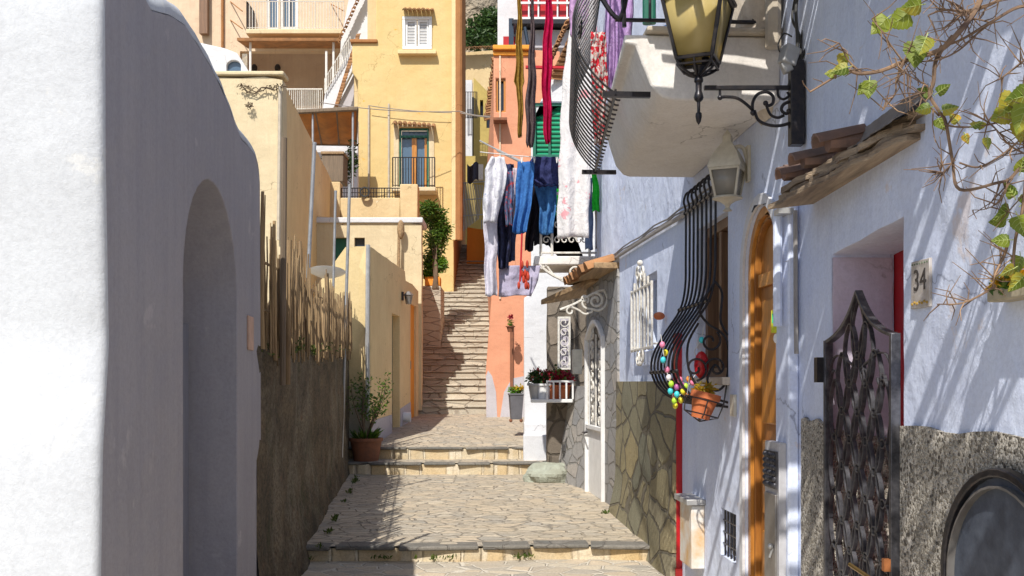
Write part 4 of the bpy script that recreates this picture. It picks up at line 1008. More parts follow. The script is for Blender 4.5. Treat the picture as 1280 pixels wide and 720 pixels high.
for u, w, r_, c in ((4.55, .10, .055, 0), (4.82, .12, .05, 1), (5.04, .14, .05, 1)):
    mb = MB(); tiles(mb, RW(u - .075, 2.70 - (u - 4.6) * .07, -.02), RW(u + .075, 2.69 - (u - 4.6) * .07, -.02), RN * 1 + Vector((0, 0, -.25)), 1, w + .12, r_)
    mb.tube([RW(u, 2.67 - (u - 4.6) * .07, .0), RW(u, 2.66 - (u - 4.6) * .07, w + .06)], r_ * .8, 8)
    obj('roof_tile', mb, M['tile'], t)
mb = MB()
def mort(a, b):
    u = 3.9 + .8 * a; return RW(u, 2.60 + .02 + .12 * b - .02 * a, .006 + .10 * (1 - b) ** 2 + .012 * noise.noise(Vector((u * 14, b * 5, 2))))
mb.grid(mort, 30, 8); obj('mortar', mb, M['canopy_plaster'], t, recalc=False)
# plastered soffit bulge between canopy and doorway is part of the wall paint; sill with flowers at right
t = thing('window_box', 'small stone ledge with yellow flowers at the far right of the white wall', 'flower box', RW(3.27, 1.86, .05))
mb = MB().panel(RW, rect(2.8, 3.34, zz(377, 3.3), zz(361, 3.3)), [], .075, 0); obj('ledge', mb, simple('ledge_m', (.46, .40, .28), .8, vscale=20), t, bev=.006)
mb = MB(); clumps(mb, [(RW(3.27, 1.92, .06), (.05, .06, .03)), (RW(3.15, 1.93, .05), (.05, .08, .04))], 60, .035, .7); obj('flowers', mb, M['petal_yellow'], t, recalc=False)
mb = MB(); clumps(mb, [(RW(3.24, 1.92, .05), (.05, .08, .05))], 60, .04, .5); obj('foliage', mb, M['leaf'], t, recalc=False)
# round-topped dark mesh frame
t = thing('meter_cover', 'round-topped black framed mesh cover leaning on the pebbledash wall', 'cover', RW(3.6, .3, .06))
ua, ub = 2.9, 3.66
arc = arch_pts(ua, ub, .2, .95, .32, 20)
arc = [(u, v + (.04 * math.sin((u - ua) * 4))) if v > .5 else (u, v) for u, v in arc]
mb = MB().strap([RW(u, v, .05) for u, v in arc], RN, .03, .04, closed=True); obj('frame', mb, M['iron'], t, bev=.006)
mb = MB().strap([RW((u - 3.28) * .9 + 3.28, (v - .65) * .93 + .65, .055) for u, v in arc], RN, .008, .03, closed=True); obj('inner_rim', mb, M['grey_metal'], t)
mb = MB().panel(RW, arc, [], .045, .018); obj('mesh_panel', mb, M['black_mesh'], t)
# downpipe, cable pole etc
mb = MB().tube([RW(5.47, 2.52, .095), RW(5.47, 1.9, .095)], .024, 10).tube([RW(5.40, 2.54, .05), RW(5.49, 2.52, .09)], .02, 8)
t = thing('downpipe', 'white downpipe with dark cable beside the wooden door pilaster', 'pipe', RW(5.44, 1.3, .08))
obj('pipe', mb, M['white_blue'], t)
mb = MB().tube([RW(5.36, 2.5, .035), RW(5.37, 2.0, .03), RW(5.36, 1.75, .03)], .012, 6); obj('cable', mb, M['cable_grey'], t)
mb = MB()
for v in (2.5,): mb.box(RW(5.42, v, .08), (.08, .12, .03))
obj('bracket', mb, M['galv'], t)

# ------------------------------------------------------------------ big street lantern
Yl = rpx(1006)
t = thing('street_lantern', 'black wrought-iron street lantern with amber glass on a scrolled wall bracket', 'street lamp', RW(Yl, 2.9, .1))
mb = MB(); pw = RW(Yl, 0, .045)
mb.box((pw.x, pw.y, (zz(182, Yl) + zz(-60, Yl)) / 2 - .02), (.075, .075, zz(78, Yl) - zz(182, Yl) + .0)) if False else None
z0, z1 = zz(182, Yl), zz(77, Yl)
mb.box((pw.x, pw.y, (z0 + z1) / 2), (.07, .07, z1 - z0)); obj('wall_post', mb, M['iron'], t, bev=.004)
cx = xx(872, Yl); ax0 = xx(880, Yl); za = zz(110, Yl); ax1 = pw.x - .03
mb = MB(); mb.box(((ax0 + ax1) / 2, pw.y, za), (ax1 - ax0, .022, .022)); obj('arm', mb, M['iron'], t, bev=.002)
E1 = Vector((1, 0, 0)); E3 = Vector((0, 0, 1)); L = lambda px, py: P(px, py, pw.y)
sc = MB(); r_ = .0085
sc.tube(catmull([L(900, 122), L(908, 121), L(922, 123), L(935, 132), L(943, 141), L(940, 143)], 5), r_, 6)
sc.tube(catmull([L(941, 141), L(941, 128), L(947, 118), L(958, 115), L(966, 120), L(966, 129), L(960, 132), L(957, 128)], 5), r_, 6)
sc.tube(catmull([L(943, 138), L(948, 150), L(960, 156), L(975, 157), L(990, 152), L(998, 142), L(996, 130), L(988, 127), L(979, 131), L(977, 138), L(983, 142), L(988, 138)], 5), r_, 6)
sc.tube(catmull([L(958, 132), L(963, 143), L(972, 147), L(980, 144)], 5), r_ * .9, 6)
sc.tube(catmull([L(972, 112), L(973, 120), L(979, 124), L(986, 120), L(984, 115)], 5), r_ * .8, 6)
sc.tube(catmull([L(985, 154), L(989, 161), L(995, 162), L(994, 157)], 5), r_ * .8, 6)
sc.tube([L(900, 122), L(900, 110)], .007, 6)
for px, py in ((900, 122), (941, 141), (957, 129), (986, 139)): sc.ball(L(px, py), .014, 8, 6)
obj('scrollwork', sc, M['iron'], t)
body_c = Vector((cx, pw.y, 0)); rot = R(45 - 22)
zb_, zt_ = zz(76, Yl), zz(3, Yl); rb_, rt_ = .118 * 1.1, .205 * 1.05
def lantern(t, c, zb_, zt_, rb_, rt_, rot, matF, matG, bar=.012, seg=4, cap=True, bottom=.09):
    cor = lambda z, r, k: Vector((c.x + r * math.cos(rot + 2 * math.pi * k / seg), c.y + r * math.sin(rot + 2 * math.pi * k / seg), z))
    f = MB()
    for k in range(seg):
        a, b = cor(zb_, rb_, k), cor(zt_, rt_, k); a2, b2 = cor(zb_, rb_, k + 1), cor(zt_, rt_, k + 1)
        f.tube([a, b], bar, 5); f.tube([a, a2], bar * .9, 5); f.tube([b, b2], bar * 1.1, 5)
        q0 = a.lerp(a2, .16); q1 = b.lerp(b2, .16)
    fo = obj('lantern_frame', f, matF, t)
    for k in range(seg):
        a, b = cor(zb_, rb_ - .003, k), cor(zt_, rt_ - .003, k); a2, b2 = cor(zb_, rb_ - .003, k + 1), cor(zt_, rt_ - .003, k + 1)
        g = MB().add([a, a2, b2, b], [(0, 1, 2, 3)]); obj('glass_pane', g, matG, fo, recalc=False, thick=.004)
    f = MB()
    f.lathe(Vector((c.x, c.y, 0)), [(rt_ * 1.12, zt_ + .006), (rt_ * 1.15, zt_ + .02), (rt_ * .8, zt_ + .10), (rt_ * .3, zt_ + .17), (rt_ * .28, zt_ + .21), (.001, zt_ + .25)], seg, rot=rot)
    obj('cap', f, matF, t); return cor
m, nt, b = newmat('amber_glass'); v = coord(nt)
c_ = mix(nt, noisef(nt, v, 7, 3, .5), (.55, .40, .12), (.80, .66, .30)); nt.links.new(c_, b.inputs['Base Color']); b.inputs['Roughness'].default_value = .25; b.inputs['Transmission Weight'].default_value = .35
M['amber'] = m
m, nt, b = newmat('clear_glass'); v = coord(nt); b.inputs['Base Color'].default_value = (.50, .47, .42, 1); b.inputs['Roughness'].default_value = .12; b.inputs['Transmission Weight'].default_value = .45
M['clear'] = m
cor = lantern(t, body_c, zb_, zt_, rb_, rt_, rot, M['iron'], M['amber'])
f = MB(); zs_ = zz(97, Yl)
for k in range(4):
    a = cor(zb_, rb_, k); am = cor(zb_, rb_, k).lerp(cor(zb_, rb_, k + 1), .5)
    for q in (a, am): f.tube(bez(q, q - Vector((0, 0, .045)), Vector((c_x := cx + (q.x - cx) * .45, pw.y + (q.y - pw.y) * .45, zs_ + .02)), Vector((cx, pw.y, zs_)), 8), .007, 5)
    q = cor(zz(84, Yl), rb_ * .98, k); q2 = cor(zz(84, Yl), rb_ * .98, k + 1); f.tube([q, q2], .006, 5)
f.tube([P(882, 84, pw.y), P(882, 72, pw.y)], .02, 6)
obj('lower_cage', f, M['iron'], t)
f = MB(); zf = lambda py: zz(py, Yl)
f.lathe(Vector((cx + .005, pw.y, 0)), [(.002, zf(156)), (.012, zf(152)), (.017, zf(146)), (.016, zf(142)), (.008, zf(140)), (.009, zf(128)), (.022, zf(125)), (.026, zf(122)), (.022, zf(118)), (.016, zf(114)), (.017, zf(104)), (.024, zf(102)), (.024, zf(99)), (.018, zf(96)), (.02, zf(90)), (.03, zf(86)), (.035, zf(84)), (.001, zf(83))], 14)
obj('finial', f, M['iron'], t)
# cream wall lantern
Yc = rpx(937)
t = thing('wall_lantern', 'small cream wall lantern with clear panes beside the arched wooden door', 'lamp', RW(Yc, 2.6, .1))
c = Vector((xx(909, Yc), RW(Yc, 0, .2).y, 0))
lantern(t, c, zz(247, Yc), zz(213, Yc), .085, .125, R(20), M['cream_metal'], M['clear'], .009, 4)
f = MB(); f.lathe(c, [(.03, zz(264, Yc)), (.012, zz(260, Yc)), (.02, zz(256, Yc)), (.05, zz(252, Yc)), (.095, zz(249, Yc)), (.09, zz(247, Yc)), (.001, zz(246, Yc))], 12); obj('bottom_cup', f, M['cream_metal'], t)
f = MB(); f.tube(catmull([RW(Yc, zz(215, Yc), .0), RW(Yc, zz(190, Yc), .03), P(925, 183, c.y), P(915, 187, c.y), P(910, 196, c.y)], 6), .012, 8); f.box(RW(Yc, zz(205, Yc), .01), (.02, .06, .22)); obj('bracket', f, M['cream_metal'], t)
f = MB(); f.tube([(c.x, c.y, zz(245, Yc)), (c.x, c.y, zz(225, Yc))], .02, 8); obj('bulb', f, M['white_paint'], t)

# ================================================================== HOUSE WITH ARCHED WOODEN DOOR (Y 5.62 - 8.25)
t = thing('arched_door_house', 'white house with arched wooden door, bulging window grille and upper balcony', 'house', (WX(7) + .3, 7, 0))
dA, dB = 5.74, 6.42
doorh = [(dA, .02), (dB, .02)] + [((dA + dB) / 2 + (dB - dA) / 2 * math.cos(math.pi * i / 14), 2.28 + .37 * math.sin(math.pi * i / 14)) for i in range(15)]
W0, W1, WZ0, WZ1 = rpx(910), 7.72, zz(472, 6.9), 2.75
winh = rect(W0, W1, WZ0, WZ1)
venth = rect(rpx(920), rpx(901), .42, .74)
mb = MB().panel(RW, jit_line([(5.621, -.1), (8.25, -.1), (8.25, 6.5), (5.621, 6.5)], .25, .006), [doorh, winh, venth], 0, -.30)
obj('wall', mb, M['white_blue'], t, bev=.012)
# arch surround (slightly proud)
ring_o = [(dA - .07, .02)] + [(((dA + dB) / 2) - ((dB - dA) / 2 + .07) * math.cos(math.pi * i / 14), 2.28 + .44 * math.sin(math.pi * i / 14)) for i in range(15)] + [(dB + .07, .02)]
ring_i = [(dB + .004, .02)] + [((dA + dB) / 2 + ((dB - dA) / 2 + .004) * math.cos(math.pi * i / 14), 2.28 + .374 * math.sin(math.pi * i / 14)) for i in range(15)] + [(dA - .004, .02)]
mb = MB().panel(RW, ring_o + ring_i, [], .02, .001); obj('door_surround', mb, M['white_plain'], t, bev=.005)
mb = MB()
def archf(off0, off1, w0, w1):
    o1 = [((dA + dB) / 2 + ((dB - dA) / 2 - off0) * math.cos(math.pi * i / 14), 2.28 + (.37 - off0) * math.sin(math.pi * i / 14)) for i in range(15)]
    i1 = [((dA + dB) / 2 + ((dB - dA) / 2 - off1) * math.cos(math.pi * i / 14), 2.28 + (.37 - off1) * math.sin(math.pi * i / 14)) for i in range(15)]
    return MB().panel(RW, [(dB - off0, .02)] + o1 + [(dA + off0, .02), (dA + off1, .02)] + i1[::-1] + [(dB - off1, .02)], [], w0, w1)
fr_ = obj('door_frame', archf(.002, .06, -.015, -.14), M['door_wood2'], t, bev=.008)
obj('door_moulding', archf(.06, .085, -.035, -.14), M['door_wood'], fr_, bev=.006)
mb = MB().panel(RW, [(dA + .1, .02), (dB - .1, .02)] + [((dA + dB) / 2 + ((dB - dA) / 2 - .1) * math.cos(math.pi * i / 14), 2.28 + .27 * math.sin(math.pi * i / 14)) for i in range(15)], [], -.07, -.12)
dl = obj('door_leaf', mb, M['door_wood'], t)
mb = MB()
for z0, z1 in ((.2, .7), (.8, 1.25), (1.35, 2.1)): mb.panel(RW, rect(dA + .17, dB - .17, z0, z1), [], -.055, -.071)
mb.panel(RW, rect(dA + .11, dB - .11, 2.18, 2.26), [], -.045, -.071)
obj('door_panel', mb, M['door_wood2'], dl, bev=.01)
mb = MB().ball(RW(dA + .16, 1.02, -.02), .035, 10, 8).tube([RW(dA + .16, 1.02, -.07), RW(dA + .16, 1.02, -.02)], .015, 8).box(RW(dA + .16, .95, -.065), (.02, .05, .22)); obj('knob', mb, M['brass'], dl)
# window
mb = MB().panel(RW, rect(W0, W1, WZ0, WZ1), [rect(W0 + .07, W1 - .07, WZ0 + .07, WZ1 - .07)], -.06, -.16).panel(RW, rect(W0 + .45, W0 + .52, WZ0 + .07, WZ1 - .07), [], -.07, -.15)
wf = obj('window_frame', mb, M['win_wood'], t, bev=.004)
mb = MB().panel(RW, rect(W0, W1, WZ0, WZ1), [], -.18, -.2); obj('pane', mb, M['glass_dark'], wf)
mb = MB().panel(RW, rect(W0 - .05, W1 + .05, WZ0 - .05, WZ0 + .003), [], .05, -.05); obj('window_sill', mb, M['beige_plaster'], t, bev=.005)
# bulging grille
gr = thing('window_grille', 'black pot-bellied wrought-iron window grille with spiral scrolls', 'grille', RW(7.2, WZ0, .1))
zT = zz(243, 7.6)
gprof = [(.02, zT + .04), (.075, zT + .035), (.10, zT - .03), (.085, zT - .12), (.085, zT - .45), (.09, zT - .68), (.13, zT - .85), (.24, zT - 1.02), (.33, zT - 1.18), (.345, zT - 1.32), (.28, zT - 1.45), (.15, zT - 1.53), (.0, zT - 1.56)]
mb = MB()
bars = [W0 - .0 + i * (W1 + .02 - W0) / 7 for i in range(8)]
for u in bars: mb.tube(catmull([RW(u, v, w) for w, v in gprof], 4), .0085, 6)
obj('bars', mb, M['iron'], gr)
for k in (3, 6, 9):
    w, v = gprof[k]; mb = MB().tube([RW(bars[0] - .01, v, w), RW(bars[-1] + .01, v, w)], .011, 6)
    for u in bars: mb.ball(RW(u, v, w + .003), .016, 6, 5)
    obj('cross_bar', mb, M['iron'], gr)
mb = MB(); n0 = W0
G = lambda w, v: RW(n0, v, w)
e1 = RN; e2 = Vector((0, 0, 1))
mb.tube(catmull([G(.09, zT - .72), G(.04, zT - .80), G(.05, zT - .98), G(-.0, zT - 1.08)], 6), .0085, 6)
mb.tube(catmull([G(.10, zT - .74), G(.19, zT - .90), G(.14, zT - 1.0), G(.05, zT - 1.06), G(-.0, zT - 1.15), G(.01, zT - 1.38), G(.08, zT - 1.45), G(.14, zT - 1.38), G(.09, zT - 1.28), G(.05, zT - 1.32)], 6), .0085, 6)
mb.tube(spiral(G(.12, zT - 1.12), e1, e2, .075, .018, 2.2, 9.5, 34), .008, 6)
mb.tube(spiral(G(.22, zT - 1.30), e1, e2, .085, .018, 4.6, -3.5, 34), .008, 6)
mb.tube(spiral(G(.08, zT - 1.30), e1, e2, .075, .02, 0, 6.6, 30), .008, 6)
mb.tube(catmull([G(.20, zT - 1.0), G(.27, zT - 1.14), G(.26, zT - 1.32), G(.16, zT - 1.47), G(.0, zT - 1.53)], 6), .008, 6)
obj('side_scrolls', mb, M['iron'], gr)
# red ornament inside the grille
mb = MB(); mb.ball(G(.17, zT - 1.28) + Vector((0, .05, 0)), .05, 12, 8, (1, .6, 1.9)); tag(obj('red_ornament', mb, M['red']), 'red oval ornament hanging inside the bulging black grille', 'ornament')
# garland of coloured eggs
gt = thing('egg_garland', 'garland of pastel and yellow eggs strung below the black window grille', 'garland', RW(6.95, 1.6, .35))
ecol = {k: simple('egg_' + k, c, .4, var=.02) for k, c in dict(pink=(.85, .25, .42), teal=(.06, .62, .70), yellow=(.85, .75, .04), lime=(.45, .75, .05), red=(.75, .05, .08), white=(.8, .75, .78), purple=(.45, .12, .35), orange=(.85, .3, .05)).items()}
spots = [(828, 431, 'pink'), (832, 441, 'yellow'), (829, 450, 'teal'), (834, 462, 'pink'), (836, 472, 'white'), (839, 480, 'lime'), (838, 489, 'teal'), (843, 496, 'red'), (843, 501, 'lime'), (844, 507, 'yellow'), (851, 500, 'yellow'), (846, 484, 'purple'), (853, 482, 'purple'), (854, 489, 'yellow'), (846, 493, 'teal'), (857, 483, 'lime'), (866, 478, 'pink'), (861, 474, 'orange'), (875, 455, 'teal'), (877, 425, 'teal'), (850, 475, 'pink'), (858, 492, 'orange')]
for px, py, k in spots:
    yy = 6.95 + ru(-.1, .02); mb = MB().ball(P(px, py, yy), .019, 10, 8, (1, 1, 1.2)); obj('egg', mb, ecol[k], gt)
mb = MB().tube(catmull([P(880, 408, 6.9), P(876, 425, 6.9), P(868, 440, 6.9), P(875, 456, 6.9), P(865, 475, 6.9), P(856, 488, 6.9), P(845, 498, 6.9)], 4), .003, 4).tube(catmull([P(826, 418, 6.9), P(829, 440, 6.9), P(833, 462, 6.9), P(838, 480, 6.9), P(843, 505, 6.9)], 4), .003, 4)
obj('string', mb, M['white_paint'], gt)
# hanging terracotta pot
pc = P(875, 523, 6.8)
t2 = thing('hanging_pot', 'orange terracotta pot held in a black wire ring under the window grille', 'flower pot', pc)
mb = MB(); tilt = Matrix.Rotation(R(14), 4, 'Y')
mb.lathe(pc, [(.06, 0), (.085, .13), (.10, .135), (.10, .175), (.09, .175), (.085, .15), (.001, .145)], 24, M=tilt); obj('pot', mb, M['terracotta'], t2)
mb = MB()
for z, r_ in ((.03, .10), (.125, .115)):
    mb.tube([pc + tilt @ Vector((r_ * math.cos(a) * 1.15, r_ * math.sin(a), z)) for a in [i * math.pi / 10 for i in range(21)]], .005, 5)
for a in (0, 1.57, 3.14, 4.71): mb.tube([pc + tilt @ Vector((.13 * math.cos(a), .115 * math.sin(a), .125)), pc + tilt @ Vector((.115 * math.cos(a), .10 * math.sin(a), .03)), pc + tilt @ Vector((.0, .0, -.02))], .005, 5)
mb.tube([pc + tilt @ Vector((.13, 0, .125)), RW(6.86, 1.62, 0)], .006, 5).tube([pc + tilt @ Vector((-.12, 0, .125)), P(862, 470, 6.85)], .004, 5)
obj('wire_holder', mb, M['iron'], t2)
mb = MB(); clumps(mb, [(pc + tilt @ Vector((-.02, 0, .19)), (.09, .08, .05))], 110, .05, .4); obj('foliage', mb, M['leaf_yellow'], t2, recalc=False)
# vent grille near the foot
mb = MB().panel(RW, rect(rpx(920) + .0, rpx(901), .42, .74), [], -.08, -.1); obj('vent_recess', mb, M['dark_in'], t)
mb = MB(); va, vb = rpx(920), rpx(901)
for i in range(5): mb.tube([RW(va + (vb - va) * (i + .5) / 5, .42, -.02), RW(va + (vb - va) * (i + .5) / 5, .74, -.02)], .006, 5)
for v in (.5, .58, .66): mb.tube([RW(va, v, -.02), RW(vb, v, -.02)], .006, 5)
obj('vent_bars', mb, M['iron'], t)
# number / bell plates near window and door
t3 = thing('meter_box', 'rust-stained white meter box low on the wall beside the red door frame', 'meter box', RW(7.6, .42, .06))
ma, mb_ = rpx(881), rpx(866)
mb = MB().panel(RW, rect(ma, mb_, zz(708, 7.6), zz(630, 7.6)), [], .10, .0); obj('box', mb, simple('rust_white', (.72, .72, .70), .5, vscale=5, col2=(.6, .35, .12)), t3, bev=.006)
mb = MB().panel(RW, rect(ma - .03, mb_ + .02, zz(629, 7.6), zz(622, 7.6)), [], .14, .0); obj('lid', mb, M['galv'], t3, bev=.004)
mb = MB().panel(RW, rect(rpx(921), rpx(916), zz(520, 6.7), zz(493, 6.7)), [], .02, 0); tag(obj('doorbell_plate', mb, M['cream_metal'], bev=.003), 'small upright bell plate right of the terracotta pot', 'doorbell')
# grey cabinet right of wooden door
ca, cb = rpx(997), rpx(969) - .0
cb = min(cb, 5.70); ca = 5.385
ca, cb = 5.43, 5.68
t3 = thing('utility_cabinet', 'narrow grey metal cabinet with studded top panel right of the wooden door', 'cabinet', RW(5.55, .2, .1))
mb = MB().panel(RW, rect(ca, cb, .10, 1.28), [], .10, .062); obj('body', mb, simple('white_cab', (.55, .55, .58), .5), t3, bev=.004)
mb = MB().panel(RW, rect(ca + .03, cb - .03, .2, 1.0), [], .112, .098); dd = obj('door', mb, M['grey_metal'], t3, bev=.003)
mb = MB().ball(RW(ca + .07, .72, .125), .016, 8, 6).tube([RW(ca + .07, .72, .11), RW(ca + .07, .66, .13)], .006, 6); obj('handle', mb, M['galv'], dd)
mb = MB().panel(RW, rect(ca + .015, cb - .015, 1.03, 1.23), [], .110, .098)
for i in range(5):
    for j in range(6): mb.ball(RW(ca + .04 + i * .043, 1.05 + j * .032, .112), .014, 6, 5)
obj('studded_panel', mb, M['iron_gate'], t3)
# hanging sign and ornaments by the door
t3 = thing('hanging_tag', 'white cutout with a green and yellow tag hanging by the wooden door', 'tag', P(971, 400, 5.6))
sgn = lambda px0, px1, py0, py1: rect(xx(px0, 5.6), xx(px1, 5.6), zz(py1, 5.6), zz(py0, 5.6))
S56 = FF(5.6)
mb = MB().panel(S56, sgn(964, 978, 388, 416), [], .004, 0); obj('tag', mb, simple('tag_y', (.72, .75, .04), .6), t3)
mb = MB().panel(S56, sgn(964.5, 977.5, 392, 404), [], .006, .0041); obj('green_field', mb, simple('tag_g', (.05, .55, .22), .6), t3)
mb = MB().ball(P(971, 368, 5.6), .027, 12, 8, (.8, .35, 1.3)).ball(P(968, 356, 5.6), .010, 8, 6, (.8, .5, 3)).ball(P(974, 357, 5.6), .010, 8, 6, (.8, .5, 3)).ball(P(971, 381, 5.6), .03, 12, 8, (.7, .35, .9)).ball(P(970, 423, 5.6), .018, 8, 6, (.8, .4, 1.5)).ball(P(975, 436, 5.6), .014, 8, 6, (.8, .4, 1.4)); obj('white_cutout', mb, M['white_paint'], t3)
mb = MB().tube([P(971, 352, 5.6), P(972, 330, 5.6), P(985, 326, 5.4)], .002, 4).tube([P(971, 416, 5.6), P(973, 462, 5.6)], .002, 4).box(P(974, 455, 5.6), (.03, .006, .06)); obj('string', mb, M['galv'], t3)
t3 = thing('door_charms', 'little white charms hanging on a string at the wooden door handle', 'charms', P(966, 650, 5.65))
mb = MB()
for px, py, r_ in ((963, 640, .014), (966, 650, .02), (970, 655, .018), (964, 664, .014), (968, 668, .012)): mb.ball(P(px, py, 5.66), r_, 8, 6, (1, .5, 1.2))
mb.tube([P(965, 625, 5.66), P(966, 670, 5.66)], .002, 4); obj('charms', mb, M['white_paint'], t3)

# cable moulding along the wall
mb = MB(); pts = [RW(6.95, zz(262, 7.8), .03), RW(7.9, zz(262, 7.8), .03), RW(9.6, zz(296, 9.6) , .03), RW(12.2, zz(326, 12), .03)]
mb.tube(catmull(pts, 6), .022, 6)
for k in range(3): mb.tube([q + Vector((-.01, 0, .025 * k + .01 * math.sin(i * 1.7 + k))) for i, q in enumerate(catmull(pts, 6))], .008, 5)
tag(obj('cable_bundle', mb, M['cable_grey']), 'grey bundle of cables running along the white wall above the small window', 'cable')
# wires bundle beside lamp
mb = MB()
for k in range(7):
    x_ = 1000 + k * 3.2; yy = Yl + .05 + .02 * k
    pts = [P(x_ + ru(-6, 6) - (8 if k % 2 else 0), py, yy - .05) for py in (-30, 5, 25, 45, 70, 92, 108)]
    pts[-1] = P(997 + k, 112, yy); mb.tube(catmull(pts, 5), ru(.006, .011), 5)
mb.tube(catmull([P(1019, -30, Yl), P(1020, 0, Yl), P(1016, 40, Yl), P(1003, 70, Yl), P(990, 95, Yl), P(985, 112, Yl)], 5), .009, 5)
mb.tube(catmull([P(992, 70, Yl), P(976, 66, Yl), P(973, 55, Yl), P(980, 42, Yl), P(990, 46, Yl)], 5), .004, 5)
tag(obj('cable_bundle', mb, M['cable']), 'tangle of dark cables coming down beside the lantern post', 'cable')
mb = MB().box(P(986, 70, Yl - .02), (.08, .07, .10), rz=.3, ry=.3).box(P(983, 84, Yl - .02), (.05, .05, .06), ry=-.4); tag(obj('junction_box', mb, M['galv'], bev=.008), 'crumpled silvery junction box under the dark cable tangle', 'junction box')
mb = MB().tube([RW(5.66, 6.4, .06), RW(5.66, 3.45, .06)], .045, 10); tag(obj('conduit', mb, M['pipe_beige']), 'beige vertical conduit on the wall behind the cable tangle', 'pipe')
mb = MB()
def bulge(a, b):
    th = math.pi * a; z = 3.12 + 2.4 * b; k = min(1, (b * 2.6 + .001)) ** .55
    return RW(5.98 - .34 * math.cos(th) * (.25 + .75 * k), z, .36 * math.sin(th) ** .8 * k + .002)
mb.grid(bulge, 30, 30); tag(obj('chimney_breast', mb, M['beige_plaster'], recalc=False, smooth=60), 'peeling rounded plaster bulge on the wall behind the street lantern', 'chimney')

# ------------------------------------------------------------------ upper balcony
bt = thing('upper_balcony', 'white plastered balcony with a bulging black iron railing above the lantern', 'balcony', RW(6.8, 3.17, .3))
BZ = 3.17; By0, By1 = 5.72, 7.85
def RB(u, v, w=0): return RW(u, v, w * (1 + .22 * max(0, min(1.05, (By1 - u) / (By1 - By0)))))
bprof = [(0, BZ), (.50, BZ), (.545, BZ + .015), (.60, BZ + .08), (.64, BZ + .20), (.67, BZ + .30), (.72, BZ + .31), (.72, BZ + .36), (0, BZ + .36)]
mb = MB()
vs = [RB(By0, v, w) for w, v in bprof] + [RB(By1, v, w) for w, v in bprof]; n = len(bprof)
fs = [(i, (i + 1) % n, (i + 1) % n + n, i + n) for i in range(n)]
mb.add(vs, fs + [tuple(range(n)), tuple(range(2 * n - 1, n - 1, -1))]); obj('slab', mb, M['balcony_white'], bt, bev=.012)
mb = MB().panel(RW, rect(By0 - .05, By1 + .05, BZ + .363, BZ + .395), [], .76, 0); obj('stone_edge', mb, M['pipe_beige'], bt, bev=.01)
rz0 = BZ + .05
rprof = [(.73, rz0 - .02), (.76, rz0 - .01), (.84, rz0 + .07), (.92, rz0 + .20), (.955, rz0 + .36), (.93, rz0 + .52), (.86, rz0 + .68), (.80, rz0 + .82), (.77, rz0 + 1.05), (.77, rz0 + 1.45)]
nb = 20; mb = MB()
for i in range(nb + 1):
    u = By0 + .03 + (By1 - By0 - .06) * i / nb; mb.tube(catmull([RB(u, v, w) for w, v in rprof], 3), .0065, 5)
obj('bars', mb, M['iron'], bt)
mb = MB()
for k in (1, 9): w, v = rprof[k]; mb.strap([RB(By0, v, w), RB(By1, v, w)], RN, .03, .012)
mb.strap([RB(By0 + .02, rz0 - .02, .6), RB(By0 + .02, rz0 - .02, .82)], (0, 0, 1), .03, .03); mb.strap([RB(By1 - .02, rz0 - .02, .6), RB(By1 - .02, rz0 - .02, .86)], (0, 0, 1), .03, .03)
for w in (.05, .5): mb.tube([RB(By0 + .03, BZ + .4, w), RB(By0 + .03, BZ + 1.5, w)], .016, 6)
mb.tube([RB(By0 + .03, BZ + .45, .0), RB(By0 + .03, BZ + .45, .76)], .012, 6); mb.tube([RB(By0 + .03, BZ + 1.5, .0), RB(By0 + .03, BZ + 1.5, .84)], .016, 6)
for i in range(1, 7):
    mb.tube([RB(By0 + .03, BZ + .45, .12 * i), RB(By0 + .03, BZ + 1.5, .12 * i)], .008, 5)
obj('rail', mb, M['iron'], bt)
mb = MB()
mb.tube(catmull([RB(By0, v, w) for w, v in ((.70, rz0 + .60), (.74, rz0 + .40), (.82, rz0 + .50), (.92, rz0 + .75), (.93, rz0 + 1.1))], 6), .014, 7)
mb.tube(catmull([RB(By0, v, w) for w, v in ((.72, rz0 + .35), (.74, rz0 + .60), (.84, rz0 + .85), (.92, rz0 + 1.2))], 6), .013, 7)
obj('end_scroll', mb, M['iron'], bt)
for k in range(3):
    mb = MB(); u = By1 - .5 - k * .5
    mb.tube(spiral(RB(u, rz0 + .55, .91), RD, (0, 0, 1), .10, .02, 0, 8, 26), .007, 5); obj('front_scroll', mb, M['iron'], bt)
# cloths over the balcony
def cloth(name, rows, Y, mat, label, amp=.05, freq=3, parent=None, nu=14, group=None, tilt=0, cat='laundry', nv=26):
    """rows: (py, pxl, pxr) from top to bottom at depth Y"""
    mb = MB(); ph = ru(0, 6); rows_ = rows if isinstance(rows[0], tuple) else rows
    parts = [rows] if isinstance(rows, list) and isinstance(rows[0], tuple) else rows
    for rws in parts:
        def f(a, b, rws=rws):
            y0, y1 = rws[0][0], rws[-1][0]; py = y0 + (y1 - y0) * b
            for (p, l, r), (p2, l2, r2) in zip(rws, rws[1:]):
                if p <= py <= p2 + 1e-6:
                    k = (py - p) / max(1e-6, p2 - p); xl_ = l + (l2 - l) * k; xr_ = r + (r2 - r) * k; break
            wig = .8 * math.sin(py * .11 + ph) * min(1, b * 3)
            q = P(xl_ + (xr_ - xl_) * a + wig, py + (1.2 * math.sin(a * 7 + ph) if b > .97 else 0), Y + tilt * a)
            q.y += amp * (.35 + .65 * b) * (math.sin(a * freq * 2 * math.pi + ph + 1.5 * math.sin(b * 2.2 + ph)) + .45 * noise.noise(Vector((a * 3, b * 5, ph))) * 2)
            return q
        mb.grid(f, nu, nv)
    o_ = obj(name, mb, mat, parent, recalc=False, thick=.004, smooth=80)
    if parent is None: tag(o_, label, cat, group)
    return o_
CL = {}
